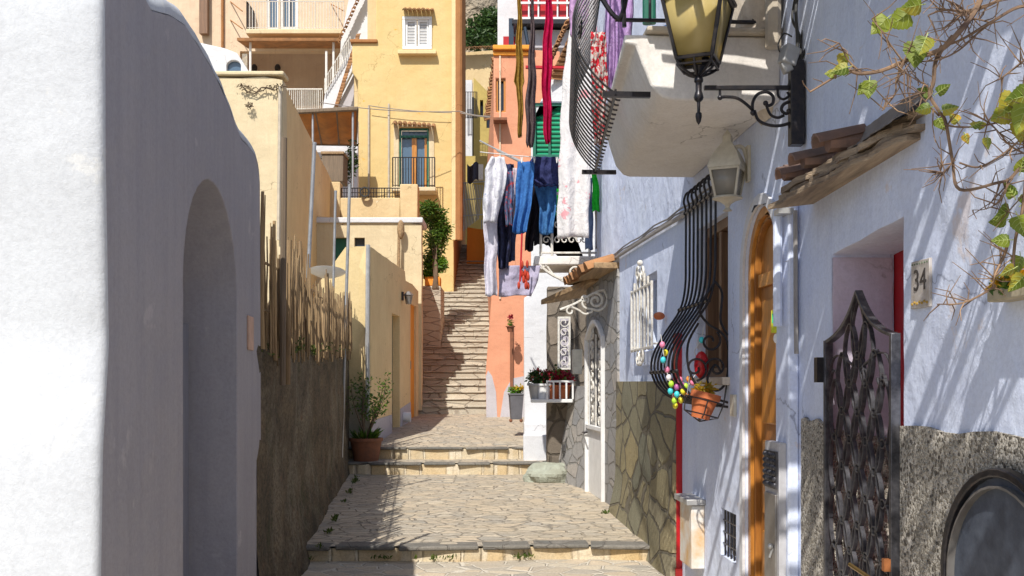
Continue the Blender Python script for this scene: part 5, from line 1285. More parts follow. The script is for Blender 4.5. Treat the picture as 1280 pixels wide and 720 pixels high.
def cm(k, *a, **kw):
    if k not in CL: CL[k] = fabric('cloth_' + k, *a, **kw)
    return CL[k]
cloth('purple_cloth', [(-40, 756, 793), (60, 757, 790), (100, 760, 780), (135, 762, 772)], 7.0, cm('purple', (.56, .38, .68), (.46, .28, .58)), 'plain purple cloth draped inside the bulging balcony railing', .03, 3, cat='cloth')
cloth('patterned_cloth', [(40, 738, 757), (100, 739, 760), (160, 741, 756), (180, 744, 752)], 6.9, cm('redwhite', (.75, .7, .65), (.55, .5, .5), pat=(.50, (.65, .03, .05), 28)), 'red and white patterned cloth showing between the balcony bars', .03, 3, cat='cloth')
cloth('pink_cloth', [(-40, 715, 742), (20, 712, 736), (45, 712, 728), (50, 716, 724)], 8.6, cm('pinkc', (.66, .42, .68), (.55, .34, .6)), 'pale pink cloth hanging left of the bulging balcony railing', .04, 2, cat='cloth')
mb = MB(); mb.lathe(P(846, 62, 6.2), [(.07, 0), (.09, .13), (.095, .13), (.085, .128), (.07, .01)], 16); tag(obj('blue_bucket', mb, simple('bluep', (.02, .22, .7), .4)), 'blue bucket standing on the balcony floor behind the lantern', 'bucket')
mb = MB().panel(RW, rect(6.9, 7.6, BZ + .42, 5.6), [], .03, 0); tag(obj('green_shutter', mb, M['green_shut']), 'green louvred balcony shutter partly hidden by the lantern', 'shutter')
mb = MB().tube([P(809, -30, 6.5), P(809, 30, 6.5)], .03, 8).tube([P(816, -30, 6.5), P(816, 30, 6.5)], .02, 8); tag(obj('rolled_awning', mb, M['green_paint']), 'green rolled sunshade standing on the balcony left of the lantern', 'sunshade')

# red door edge
mb = MB().panel(RW, rect(8.26, 8.40, .05, 2.0), [], .045, -.02); t = thing('red_door_frame', 'bright red door post standing against the stone-clad wall', 'door post', RW(8.4, .1, .03))
obj('post', mb, M['red'], t, bev=.006)
mb = MB().panel(RW, rect(8.24, 8.42, .04, .10), [], .055, -.02); obj('foot', mb, simple('darkred', (.3, .01, .01), .5), t)

# ================================================================== STONE-CLAD HOUSE (8.25 - 13.5)
t = thing('stone_clad_house', 'white house with stone-clad lower wall and small ornate window', 'house', (WX(10) + .3, 10, 0))
w0, w1 = rpx(823), rpx(797)
wz0, wz1 = zz(445, 9.7), zz(345, 9.7)
wz0, wz1 = 1.9, 2.62
mb = MB().panel(RW, jit_line([(8.252, 1.60), (11.5, 1.60), (11.5, 3.05), (13.6, 3.15), (13.6, 7.5), (8.252, 7.5)], .3, .006), [rect(w0 + .06, w1 - .06, wz0, wz1)], 0, -.3); obj('wall', mb, M['white_blue'], t, bev=.012)
def sc_top(i): return 1.605 + .01 * math.sin(i * 2.3)
mb = MB(); nrow = 60
def stonew(a, b):
    u = 8.27 + (11.45 - 8.27) * a; v = -.05 + 1.66 * b
    return RW(u, v, .05 + .14 * max(0, 1 - b * 2.2) ** 1.5 * (.4 + .6 * a) + .012 * noise.noise(Vector((u * 3, v * 3, 0))))
mb.grid(stonew, 60, 30); mb.grid(lambda a, b: stonew(a, 1) - RN * .06 * b, 60, 1); mb.grid(lambda a, b: stonew(0, b) - RN * .2 * a, 1, 30); obj('stone_cladding', mb, M['stone_clad'], t, recalc=False)
mb = MB().panel(RW, rect(w0, w1, wz0 - .05, wz1 + .05), [], -.2, -.24); obj('window', mb, M['glass_dark'], t)
gi = MB(); nbar = 7
for i in range(nbar):
    u = w0 + (w1 - w0) * i / (nbar - 1); h = .10 if i in (0, nbar - 1) else 0
    gi.tube([RW(u, wz0 - .0, .06), RW(u, wz1 - .1 + .12 * math.sin(math.pi * i / (nbar - 1)), .06)], .013, 6)
for v in (wz0 + .02, wz1 - .12): gi.tube([RW(w0, v, .06), RW(w1, v, .06)], .014, 6)
um = (w0 + w1) / 2
for sg_ in (-1, 1):
    gi.tube(spiral(RW(um + sg_ * .12, wz1 + .02, .07), RD, (0, 0, 1), .09, .02, 0, sg_ * 8, 26), .012, 5)
    gi.tube(spiral(RW(um + sg_ * .11, wz0 - .06, .07), RD, (0, 0, 1), .08, .02, 0, -sg_ * 8, 26), .012, 5)
    gi.tube([RW(um + sg_ * (w1 - w0) / 2, wz0 + .05, 0), RW(um + sg_ * (w1 - w0) / 2, wz0 + .05, .07)], .01, 5)
gi.ball(RW(um, wz1 + .12, .07), .03, 8, 6).ball(RW(um, wz0 - .12, .07), .025, 8, 6)
obj('window_grille', gi, M['iron_white'], t)
mb = MB(); pq = RW(8.9, zz(395, 8.9), .06); mb.ball(pq, .05, 10, 8, (1, 1, .7)); tag(obj('clay_ornament', mb, M['terracotta']), 'small round clay ornament on the wall left of the black grille', 'ornament')

# ================================================================== GREY STONE ENTRANCE (11.5 - 13.6)
PO = Vector((xx(775, 11.5) - .03, 11.5, 0)); PE = Vector((xx(733, 13.5), 13.5, 0)); pd = (PE - PO).normalized(); pn = Vector((-pd.y, pd.x, 0)); PL = (PE - PO).length
RP = lambda u, v, w=0: PO + pd * u + pn * w + Vector((0, 0, v))
def upx(px):   # distance along the porch wall under a picture column
    k = (px - CX) / F; return (k * PO.y - PO.x) / (pd.x - k * pd.y)
t = thing('stone_porch', 'grey stone-clad entrance with a narrow white iron door under a tiled eave', 'entrance', (1.3, 12.5, .2))
pu0, pu1 = upx(755.5), upx(735)
ztop = zz(345, 12.3)
ph = [(pu0, .16), (pu1, .16), (pu1, 2.15)] + [(pu0 + (pu1 - pu0) * (1 - i / 8), 2.15 + .22 * math.sin(math.pi * i / 8)) for i in range(1, 8)] + [(pu0, 2.15)]
mb = MB().panel(RP, jit_line([(0, -.1), (PL, -.1), (PL, ztop), (0, ztop)], .25, .01), [ph], 0, -.3); obj('wall', mb, M['stone_grey'], t, bev=.02)
mb = MB().panel(FF(11.49), rect(PO.x + .005, PO.x + .25, 0, ztop), [], 0, -.2); obj('corner', mb, M['stone_grey'], t, bev=.02)
dd = MB(); dd.panel(RP, [(pu0, .17), (pu1, .17), (pu1, 1.02), (pu0, 1.02)], [], .0, -.05)
do = obj('door', dd, M['white_paint'], t, bev=.005)
f = MB()
arc = [(pu0, .17)] + [(pu0 + (pu1 - pu0) * i / 12, 2.15 + .21 * math.sin(math.pi * i / 12)) for i in range(13)] + [(pu1, .17)]
f.strap([RP(u, v, .01) for u, v in arc], pn, .05, .07); f.strap([RP(pu0, 1.03, .01), RP(pu1, 1.03, .01)], pn, .05, .06)
obj('door_frame', f, M['white_paint'], do, bev=.004)
f = MB(); du = (pu1 - pu0)
for r_ in range(9):
    for c_ in range(2):
        cc = RP(pu0 + du * (.27 + .46 * c_), 1.14 + .135 * r_, 0)
        f.strap(spiral(cc, pd, (0, 0, 1), .085, .02, .4 + r_, (.4 + r_) + (7 if (r_ + c_) % 2 else -7), 18), pn, .016, .02)
for k in (.02, .5, .98): f.strap([RP(pu0 + du * k, 1.03, 0), RP(pu0 + du * k, 2.2, 0)], pn, .014, .02)
obj('door_scrollwork', f, M['iron_white'], do)
mb = MB().panel(RP, rect(pu0 - .1, pu1 + .1, .9, 2.45), [], -.24, -.28); obj('door_backing', mb, M['grey_paint'], t)
mb = MB().tube([RP(pu1 - .06, .95, .02), RP(pu1 - .06, .95, .08), RP(pu1 - .2, .95, .08)], .012, 6); obj('handle', mb, M['iron'], do)
# back wall of the passage, facing the camera
mb = MB().panel(FF(16.0), jit_line([(xx(684, 16), .3), (1.35, .3), (1.35, 3.1), (xx(684, 16), 3.1)], .3, .01), [], 0, -.3); obj('back_wall', mb, M['stone_dark'], t, bev=.02)
mb = MB()
def flare(a, b):
    z = .1 + 1.45 * b; k = (1 - b) ** 1.3
    return Vector((xx(700 + (735 - 700) * a, 15.2) - .04 * k * (1 - a), 15.6 - .9 * k - a * 1.9 + .03 * noise.noise(Vector((a * 5, b * 4, 0))), z))
mb.grid(flare, 20, 16); obj('flared_foot', mb, M['stone_grey'], t, recalc=False)
mb = MB().panel(FF(15.9), prect(697, 713, 396, 462, 15.9), [], .0, -.04); lp = obj('lattice_panel', mb, simple('lat', (.55, .52, .6), .6, vscale=14, col2=(.3, .28, .33)), t)
f = MB()
for r_ in range(5): f.strap(spiral(P(705, 403 + r_ * 12.5, 15.82), (1, 0, 0), (0, 0, 1), .075, .02, 0, 7 * (1 if r_ % 2 else -1), 16), (0, 1, 0), .014, .02)
frame(f, xx(697, 15.85), xx(713, 15.85), zz(462, 15.85), zz(396, 15.85), 15.8, .03, .05); obj('lattice_scroll', f, M['iron_white'], lp)
mb = MB().bb(xx(715, 14.8), xx(727, 14.8), 14.7, 14.9, zz(468, 14.8), zz(437, 14.8)); obj('meter', mb, M['cream_metal'], t, bev=.01)
# eaves: upper slab of terracotta and lower wooden eave with scroll brackets
mb = MB(); tiles(mb, RP(.05, ztop + .10, .0), RP(PL * .75, ztop + .06, .0), pn + Vector((0, 0, -.35)), 8, .36, .10); obj('eave_tile', mb, M['tile_far'], t)
mb = MB().panel(RP, rect(0, PL, ztop, ztop + .07), [], .26, -.3); obj('eave_board', mb, M['old_wood'], t, bev=.01)
mb = MB(); e0 = P(676, 381, 14.2); e1 = P(742, 352, 12.6); e2 = P(768, 349, 12.3); e3 = P(700, 372, 15.4)
up = Vector((0, 0, .07))
mb.add([e0, e1, e1 + Vector((.5, .3, .12)), e0 + Vector((.8, .9, .2)), e0 + up, e1 + up, e1 + Vector((.5, .3, .12)) + up, e0 + Vector((.8, .9, .2)) + up], [(0, 3, 2, 1), (4, 5, 6, 7), (0, 1, 5, 4), (1, 2, 6, 5), (2, 3, 7, 6), (3, 0, 4, 7)])
obj('wooden_eave', mb, M['old_wood'], t, bev=.01)
def scroll_bracket(parent_name, label, x0, y0, Y, s=1.0):
    f = MB(); q = lambda a, b: P(x0 + a * s, y0 + b * s, Y)
    f.tube(catmull([q(0, 28), q(20, 20), q(38, 10), q(52, 3), q(60, 2)], 5), .014, 6)
    f.tube(spiral(q(48, 16), (1, 0, 0), (0, 0, 1), .10 * s, .02, 2.0, -7, 34), .016, 6)
    f.tube(catmull([q(33, 12), q(30, 18), q(33, 25), q(42, 27), q(52, 29), q(60, 24), q(64, 14), q(60, 3)], 5), .014, 6)
    f.tube(spiral(q(33, 14), (1, 0, 0), (0, 0, 1), .055 * s, .015, -1, 6, 24), .014, 6)
    f.tube(spiral(q(14, 30), (1, 0, 0), (0, 0, 1), .06 * s, .015, 1, 7, 24), .012, 6)
    f.tube(catmull([q(14, 24), q(24, 28), q(34, 34), q(44, 30)], 5), .012, 6)
    return f
f = scroll_bracket('', '', 700, 361, 12.1, .93); tag(obj('scroll_bracket', f, M['iron_white']), 'white iron scroll bracket under the wooden eave of the stone entrance', 'bracket', 'white scroll brackets')
# small laundry balcony
t = thing('laundry_balcony', 'small balcony with white scrolled railing under the washing', 'balcony', P(712, 325, 13.6))
Yq = 13.4
mb = MB().bb(xx(668, Yq), xx(752, Yq) + .2, Yq, Yq + 1.0, zz(331, Yq), zz(320, Yq)); obj('slab', mb, M['balcony_white'], t, bev=.015)
f = MB()
for px in (676, 690, 737): f.tube([P(px, 320, Yq + .03), P(px, 240, Yq + .03)], .018, 6)
f.tube([P(674, 242, Yq + .03), P(752, 242, Yq + .03)], .02, 6); f.tube([P(674, 316, Yq + .03), P(752, 316, Yq + .03)], .014, 6)
for px in (683, 697, 706, 715, 724, 731):
    for k, py in enumerate((262, 280, 300)): f.tube(spiral(P(px, py, Yq + .03), (1, 0, 0), (0, 0, 1), .055, .015, 0, 7 * (-1) ** k, 18), .009, 5)
obj('railing', f, M['iron_white'], t)
f = MB(); q = lambda a, b: P(a, b, Yq + .02)
f.tube(catmull([q(674, 329), q(682, 338), q(700, 348), q(722, 351), q(745, 351)], 6), .02, 6)
f.tube(spiral(q(718, 341), (1, 0, 0), (0, 0, 1), .115, .03, -1.5, 5, 30), .014, 6)
f.tube(catmull([q(684, 333), q(694, 345), q(712, 354), q(730, 346), q(735, 334)], 6), .014, 6)
f.tube(spiral(q(678, 333), (1, 0, 0), (0, 0, 1), .05, .015, 0, 7, 20), .014, 6); obj('scroll_bracket', f, M['iron_white'], t)
# WHITE HOUSE facing camera behind the washing
Yw = 17.0
t = thing('green_shutter_house', 'white house with a green louvred shutter behind the washing', 'house', (1, Yw, 1))
mb = MB().panel(FF(Yw), [(xx(655, Yw), .4), (2.6, .4), (2.6, 9), (xx(735, Yw), 9.2), (xx(722, Yw), zz(28, Yw)), (xx(689, Yw), zz(100, Yw)), (xx(664, Yw), zz(150, Yw)), (xx(664, Yw), zz(368, Yw)), (xx(655, Yw), zz(372, Yw))], [prect(667, 708, 130, 196, Yw)], 0, -.3)
obj('wall', mb, M['white_plain'], t, bev=.02)
mb = MB().panel(FF(Yw + .06), prect(666, 709, 129, 197, Yw), [], 0, -.06); obj('shutter', mb, M['green_shut'], t)
f = MB(); frame(f, xx(666, Yw), xx(708.5, Yw), zz(197, Yw), zz(129, Yw), Yw - .02, .05, .07); f.bb(xx(687, Yw) - .02, xx(687, Yw) + .02, Yw, Yw + .05, zz(196, Yw), zz(131, Yw)); obj('shutter_frame', f, M['green_paint'], t)
mb = MB(); tiles(mb, P(688, 98, Yw - .15), P(722, 26, Yw - .15), (.9, .4, .1), 12, .25, .07); tiles(mb, P(686, 90, Yw + .2), P(716, 22, Yw + .2), (-.3, -1, -.6), 12, .35, .07); obj('tile_edge', mb, M['tile_far'], t)
mb = MB().tube([P(657, 84, 16.6), P(716, 85, 16.6)], .03, 6); obj('red_pipe', mb, M['red'], t)
mb = MB().bb(xx(655, 16.6), xx(684, 16.6), 16.3, 17.4, .3, zz(529, 16.5)).bb(xx(654, 16.2), xx(685, 16.2), 16.0, 16.31, .3, zz(543, 16.2)); obj('door_step', mb, M['white_plain'], t, bev=.015)
mb = MB()
for k in range(3): mb.tube(sag(P(776 + k * 3, 200, 13.4 - k * .4), P(752 + k * 8, 324, 13.6 - k * .5), .02), .012, 4)
tag(obj('cable', mb, M['cable_grey']), 'group of thin cables slanting down the white wall right of the washing', 'cable')
# flower table
Yt2 = 14.6
t = thing('plant_stand', 'white slatted plant stand against the dark stone wall', 'plant stand', P(690, 560, Yt2))
zs = zz(499, Yt2); xa, xb = xx(664, Yt2), xx(716, Yt2)
mb = MB().bb(xa, xb, Yt2, Yt2 + .45, zs - .05, zs); obj('shelf', mb, M['white_paint'], t, bev=.008)
mb = MB()
for i in range(5):
    x_ = xx(684, Yt2) + (xb - xx(684, Yt2)) * i / 4; mb.bb(x_ - .012, x_ + .012, Yt2 + .0, Yt2 + .03, zs + .002, zz(478, Yt2))
mb.bb(xx(683, Yt2), xb + .01, Yt2 - .004, Yt2 + .035, zz(478, Yt2), zz(475.5, Yt2)); obj('slat_rail', mb, M['white_paint'], t)
mb = MB().bb(xx(684, 15), xx(712, 15), 15.0, 15.5, .35, zs - .055); obj('stone_base', mb, M['stone_dark'], t, bev=.03)
def potplant(px, py0, r0, r1, h, Y, potm, lab, leafs, flw, pname='flower_pot', size=.07, n=260, spread=(.2, .18, .15), fl=160):
    c = P(px, py0, Y); tt = thing('potted_plant', lab, 'potted plant', c)
    mb = MB(); pot(mb, c, r0, r1, h); obj('pot', mb, potm, tt)
    mb = MB(); q = c + Vector((0, 0, h + spread[2] * .6)); clumps(mb, [(q, spread)], n, size, .45); obj('foliage', mb, leafs, tt, recalc=False)
    if flw:
        mb = MB(); clumps(mb, [(q + Vector((0, -.03, spread[2] * .35)), tuple(s_ * 1.0 for s_ in spread))], fl, size * .8, .8); obj('flowers', mb, flw, tt, recalc=False)
potplant(670, 498.5, .08, .11, .22, 14.85, M['galv'], 'leafy plant in a pale pot at the left end of the plant stand', M['leaf_dark'], M['petal_red'], spread=(.15, .13, .14), fl=30)
potplant(680, 498.5, .08, .10, .22, 14.8, M['white_paint'], 'small plant in a white pot second from the left on the plant stand', M['leaf_dark'], M['petal_red'], spread=(.12, .12, .12), fl=50)
potplant(691, 498.5, .08, .11, .20, 14.85, M['terracotta'], 'crimson-leaved plant in a terracotta pot behind the white slats', M['petal_red'], M['leaf_dark'], spread=(.18, .15, .16), fl=30)
potplant(704, 498.5, .08, .11, .20, 14.85, M['terracotta'], 'red flowering plant in the terracotta pot at the right of the plant stand', M['petal_red'], M['leaf'], spread=(.19, .15, .15), fl=40)
# tall grey planter by salmon wall
c = P(645, 527, 17.8); c.z = max(c.z, .62)
t = thing('tall_planter', 'tall square grey planter with yellow flowers at the salmon wall corner', 'planter', c)
mb = MB().lathe(c, [(.13, .04), (.17, .46), (.185, .46), (.185, .49), (.16, .49), (.15, .44), (.001, .44)], 4, rot=R(45) + .1); obj('box', mb, M['pot_grey'], t, bev=.006)
mb = MB()
for sx_ in (-1, 1):
    for sy_ in (-1, 1): mb.ball(c + Vector((sx_ * .09, sy_ * .09, .02)), .03, 8, 6)
obj('feet', mb, M['terra_old'], t)
mb = MB(); clumps(mb, [(c + Vector((0, 0, .54)), (.16, .16, .08))], 260, .06); obj('foliage', mb, M['leaf_bright'], t, recalc=False)
mb = MB(); clumps(mb, [(c + Vector((.05, -.03, .58)), (.14, .12, .05))], 70, .05, .8); obj('flowers', mb, M['petal_yellow'], t, recalc=False)
# boulder at the step
mb = MB()
bc = Vector((xx(688, 14.6), 14.7, .20))
def bld(a, b):
    th = a * 2 * math.pi; ph = b * math.pi; d = Vector((math.sin(ph) * math.cos(th), math.sin(ph) * math.sin(th), math.cos(ph)))
    n = 1 + .3 * noise.noise(d * 1.6 + Vector((4, 2, 1))) + .12 * abs(noise.noise(d * 5)) 
    n = round(n * 11) / 11 * .5 + n * .5
    return bc + Vector((d.x * .37 * n, d.y * .28 * n, max(-.05, d.z * .22 * n + .03)))
mb.grid(bld, 32, 20); tag(obj('boulder', mb, M['boulder'], recalc=False, smooth=12), 'flat grey-green boulder at the right end of the middle step', 'boulder')

# ================================================================== WASHING
GW_ = 'washing hung across the stairway'
def line(a, b, lab, s_=.05): 
    mb = MB().tube(sag(a, b, s_), .006, 4, caps=False); tag(obj('clothesline', mb, M['white_paint']), lab, 'clothesline')
line(P(600, 190, 13.6), P(752, 200, 13.4), 'clothesline carrying the jeans and shirts above the stairway', .02)
line(P(640, -12, 12.6), P(735, -12, 12.6), 'high clothesline carrying the long hanging scarves at the top', .02)
mb = MB().tube([P(622, 188, 13.9), P(655, 204, 13.3)], .02, 6).tube([P(600, 176, 14.5), P(652, 203, 13.3)], .012, 6); tag(obj('wooden_pole', mb, M['rail_grey']), 'short grey rod holding the lower clothesline', 'pole')
cloth('floral_sheet', [(-30, 722, 748), (20, 716, 748), (60, 708, 745), (120, 702, 741), (200, 699, 739), (297, 696, 735)], 12.4, cm('floral', (.80, .78, .78), (.72, .70, .71), pat=(.60, (.80, .40, .44), 5)), 'long white floral sheet hanging full length', .035, 1.7, nu=26, nv=50, cat='sheet')
cloth('crimson_scarf', [(-15, 683, 689), (30, 681, 691), (80, 677, 690), (120, 678, 689), (165, 680, 690), (180, 682, 688)], 12.7, cm('crimson', (.55, .01, .08), (.4, .008, .06)), 'long crimson garment hanging from the high line', .05, 2)
cloth('brown_trousers', [(-10, 664, 667), (35, 663, 668), (90, 660, 670), (130, 657, 670), (180, 658, 668), (184, 660, 667)], 12.8, cm('brown', (.16, .12, .12), (.11, .08, .09)), 'long dark brown garment hanging left of the crimson one', .05, 2)
cloth('olive_towel', [(-10, 646, 650), (20, 647, 652), (90, 644, 654), (102, 643, 656), (108, 646, 654), (172, 648, 653)], 13.0, cm('olive', (.40, .24, .05), (.28, .16, .03)), 'narrow mustard-brown cloth hanging leftmost from the high line', .04, 2)
cloth('blue_jeans', [[(202, 647, 668), (232, 645, 667), (270, 643, 661), (292, 641, 659)]], 13.0, cm('denim', (.06, .20, .52), (.04, .13, .38)), 'bright blue jeans leg pegged left of the navy top', .04, 2)
cloth('denim_trousers', [[(225, 667, 697), (262, 674, 694), (293, 675, 692)]], 13.3, cm('denim2', (.08, .24, .52), (.05, .15, .38)), 'blue denim trousers hanging below the navy top', .04, 2)
cloth('navy_top', [[(196, 666, 697), (206, 659, 699), (222, 657, 700), (231, 670, 697)], [(231, 672, 697), (233, 672, 697)]], 13.1, cm('navy', (.05, .06, .17), (.03, .035, .11)), 'ruffled navy blue top pegged in the middle of the line', .05, 3)
cloth('black_trousers', [[(232, 662, 674), (270, 660, 673), (314, 656, 666)]], 13.4, cm('black', (.025, .022, .03)), 'black trousers hanging between the two pairs of jeans', .04, 2)
cloth('white_shirt', [[(196, 614, 630), (212, 606, 634), (250, 604, 628), (278, 604, 620)]], 12.9, cm('white', (.80, .80, .84), (.66, .66, .74), pat=(.64, (.05, .2, .55), 5)), 'white and blue shirt pegged at the left end of the line', .06, 2)
cloth('white_trousers', [[(262, 605, 622), (276, 604, 622), (320, 606, 621), (370, 606, 621)]], 13.1, cm('white2', (.72, .70, .78), (.6, .58, .68)), 'long white trousers hanging lowest at the left end', .04, 1.2)
cloth('dark_shirt', [[(222, 622, 640), (250, 620, 640), (300, 622, 638), (336, 624, 636)]], 13.3, cm('blackblue', (.035, .035, .06), (.06, .07, .16)), 'dark patterned shirt hanging beside the white shirt', .06, 2)
cloth('dark_dress', [[(205, 624, 642), (235, 620, 645), (290, 620, 646), (326, 622, 643)]], 13.7, cm('dress', (.03, .035, .08), (.06, .08, .2)), 'dark navy dress hanging behind the small patterned top', .06, 3)
cloth('black_shirt', [[(236, 664, 698), (268, 666, 694), (306, 668, 690)]], 13.65, cm('blk2', (.02, .02, .028)), 'black shirt hanging behind the blue denim trousers', .05, 3)
cloth('small_patterned_top', [[(214, 632, 641), (250, 631, 643), (282, 632, 641)]], 13.0, cm('pattern', (.16, .22, .36), (.1, .1, .2), pat=(.55, (.55, .1, .12), 16)), 'small red and blue patterned top left of the jeans', .04, 2)
cloth('pale_cloth', [[(210, 641, 646), (240, 641, 647), (282, 640, 645)]], 13.2, cm('pale', (.7, .6, .66)), 'narrow pale pink cloth squeezed left of the jeans', .02, 1)
cloth('green_shirt', [[(236, 692, 700), (270, 690, 699), (270.5, 690, 698)]], 13.5, cm('green', (.03, .50, .04)), 'bright green cloth peeping out left of the floral sheet', .03, 1)
cloth('green_towel', [[(214, 739, 744), (240, 741, 750), (264, 741, 750)]], 13.0, cm('green2', (.03, .60, .05)), 'bright green towel right of the floral sheet', .03, 1)
cloth('light_jeans', [[(222, 735, 740), (260, 733, 741), (312, 732, 742)]], 13.2, cm('ljeans', (.22, .30, .48), (.16, .22, .38)), 'pale blue jeans leg right of the floral sheet', .03, 1)
cloth('beige_top', [[(216, 746, 753), (262, 744, 752), (310, 745, 752)]], 13.4, cm('beige', (.55, .48, .42)), 'beige garment at the right end of the washing line', .03, 1)
cloth('grey_apron', [[(296, 699, 713), (330, 700, 712)]], 13.45, cm('apron', (.10, .14, .25)), 'dark blue cloth below the floral sheet', .02, 1) if False else None
cloth('lace_curtain', [[(332, 624, 676), (350, 623, 672), (370, 623, 664)]], 13.35, cm('lace', (.50, .46, .60), (.42, .39, .53)), 'greyish lilac lace cloth hanging below the small balcony', .04, 1.6, nu=26)
t = thing('pepper_string', 'red string of dried peppers hanging below the blue jeans', 'pepper string', P(651, 360, 12.9))
mb = MB().tube([P(652.5, 292, 12.9), P(651, 330, 12.9), P(650, 352, 12.9)], .012, 6); obj('string', mb, M['red'], t)
mb = MB()
for k in range(16): mb.ball(P(ru(648, 661), ru(328, 362), 12.9 + ru(-.04, .04)), .03, 7, 5, (.7, .7, 1.7))
obj('peppers', mb, M['petal_red'] if False else simple('pepper', (.5, .05, .02), .4), t)
mb = MB()
for px in (620, 629, 652, 662, 668, 682, 696, 704, 720, 736):
    mb.box(P(px, 198 if px < 700 else 199, 12.95), (.02, .02, .08))
for px in (648, 665, 686): mb.box(P(px, 4, 12.6), (.02, .02, .08))
# pegs: one per garment, individually
pl = {620: 'white shirt', 629: 'dark shirt', 652: 'blue jeans', 668: 'left shoulder of the navy top', 696: 'right shoulder of the navy top', 720: 'floral sheet', 737: 'pale jeans leg'}
for px, lb in pl.items():
    mb = MB(); c = P(px, 199, 12.93)
    for s_ in (-1, 1): mb.box(c + Vector((.005 * s_, 0, -.01)), (.007, .014, .075), ry=.09 * s_)
    mb.tube([c + Vector((-.012, 0, 0)), c + Vector((.012, 0, 0))], .005, 5)
    tag(obj('clothes_peg', mb, M['cream_pale'] if px % 2 else M['white_paint']), 'clothes peg holding the ' + lb, 'clothes peg', 'clothes pegs on the lower line')

mb = MB()
for k in range(420):
    sd = rnd()
    if sd < .45: Y = ru(8.9, 15.5); c = LWf(Y, .14 + max(0, (Y - 9.2) * .01), .20)
    elif sd < .7: Y = ru(9.3, 11.4); c = RW(Y, .15, .20)
    else: X = ru(-1.8, 1.2); c = Vector((X, 9.15 + step_edge(X), .02))
    if noise.noise(c * 2.3) < .12: continue
    for _ in range(4): leaf(mb, c + Vector((ru(-.03, .03), ru(-.05, .02), ru(0, .02))), Vector((ru(-.6, .6), ru(-.6, .3), ru(.3, 1))), ru(.02, .055), .4)
tag(obj('weeds', mb, M['moss'], recalc=False), 'tiny weeds growing in the cracks along the foot of the walls and step', 'weeds', kind='stuff')

# ================================================================== VINE AT UPPER RIGHT
t = thing('climbing_vine', 'bare-twigged climbing vine with a few bright leaves arching in at the upper right', 'vine', Vector((1.75, 2.9, 1.9)))
YV = 2.9
V = lambda px, py, dy=0: P(px, py, YV + dy)
tw = MB()
def branch(pts, r0, r1, dy=0, n=6):
    pts = [V(p[0] + ru(-2, 2), p[1] + ru(-2, 2), dy + (p[2] if len(p) > 2 else 0) + ru(-.02, .02)) for p in pts]
    c = catmull(pts, n); tw.tube(c, [r0 + (r1 - r0) * i / (len(c) - 1) for i in range(len(c))], 6); return c
allb = []
main = [
 ([(1235, -30), (1222, 10), (1195, 42), (1176, 62), (1150, 72), (1128, 78), (1100, 90), (1075, 92), (1055, 88), (1040, 100), (1012, 113)], .009, .003),
 ([(1380, 10), (1330, 20), (1282, 8), (1240, 28), (1200, 48), (1176, 60)], .006, .003),
 ([(1275, -20), (1250, -2), (1215, 15), (1180, 14), (1160, 18)], .006, .002),
 ([(1190, 45), (1172, 75), (1165, 105), (1160, 120), (1172, 140), (1182, 155), (1192, 200), (1200, 235), (1245, 230), (1262, 222), (1285, 195), (1310, 180)], .006, .004),
 ([(1182, 155), (1195, 160), (1225, 158), (1260, 150), (1290, 140)], .003, .002),
 ([(1200, 205), (1225, 207), (1250, 195), (1275, 175), (1300, 160)], .003, .002),
 ([(1128, 78), (1122, 100), (1118, 118), (1104, 138)], .0035, .002),
 ([(1130, 76), (1115, 55), (1105, 40), (1090, 25)], .003, .0015),
 ([(1075, 92), (1060, 75), (1055, 62), (1050, 55)], .003, .0015),
 ([(1240, 28), (1225, 40), (1200, 62), (1170, 76), (1140, 78)], .003, .002),
 ([(1300, 60), (1280, 78), (1262, 90), (1250, 100)], .004, .002),
 ([(1300, 30), (1290, 60), (1280, 100), (1278, 150), (1285, 200), (1280, 260), (1270, 300), (1265, 340)], .008, .004),
 ([(1172, 145), (1150, 118), (1158, 115)], .003, .0015),
 ([(1245, 357), (1225, 368), (1200, 378), (1170, 379)], .004, .0015),
 ([(1262, 300), (1255, 320), (1245, 345), (1240, 360)], .005, .003),
 ([(1192, 200), (1180, 215), (1175, 215)], .002, .001),
 ([(1262, 222), (1250, 250), (1232, 260), (1215, 262)], .0025, .001),
 ([(1285, 195), (1262, 180), (1242, 160), (1230, 150)], .003, .0015),
 ([(1160, 110), (1140, 96), (1130, 90)], .002, .001),
 ([(1215, 15), (1190, 2), (1165, -10)], .003, .002),
 ([(1242, 28), (1200, 20), (1170, 12)], .0025, .001),
]
for pts, a, b in main: allb.append(branch(pts, a, b))
for k in range(300):
    c = random.choice(allb); q = random.choice(c[2:]); d = Vector((ru(-1, .6), ru(-.4, .4), ru(-1, 1))).normalized() * ru(.03, .13)
    pts = [q, q + d * .5 + Vector((ru(-.01, .01), 0, ru(-.01, .01))), q + d + Vector((ru(-.02, .02), ru(-.02, .02), ru(-.02, .02)))]
    tw.tube(pts, [.0022, .0016, .0009], 4)
obj('twigs', tw, M['twig'], t)
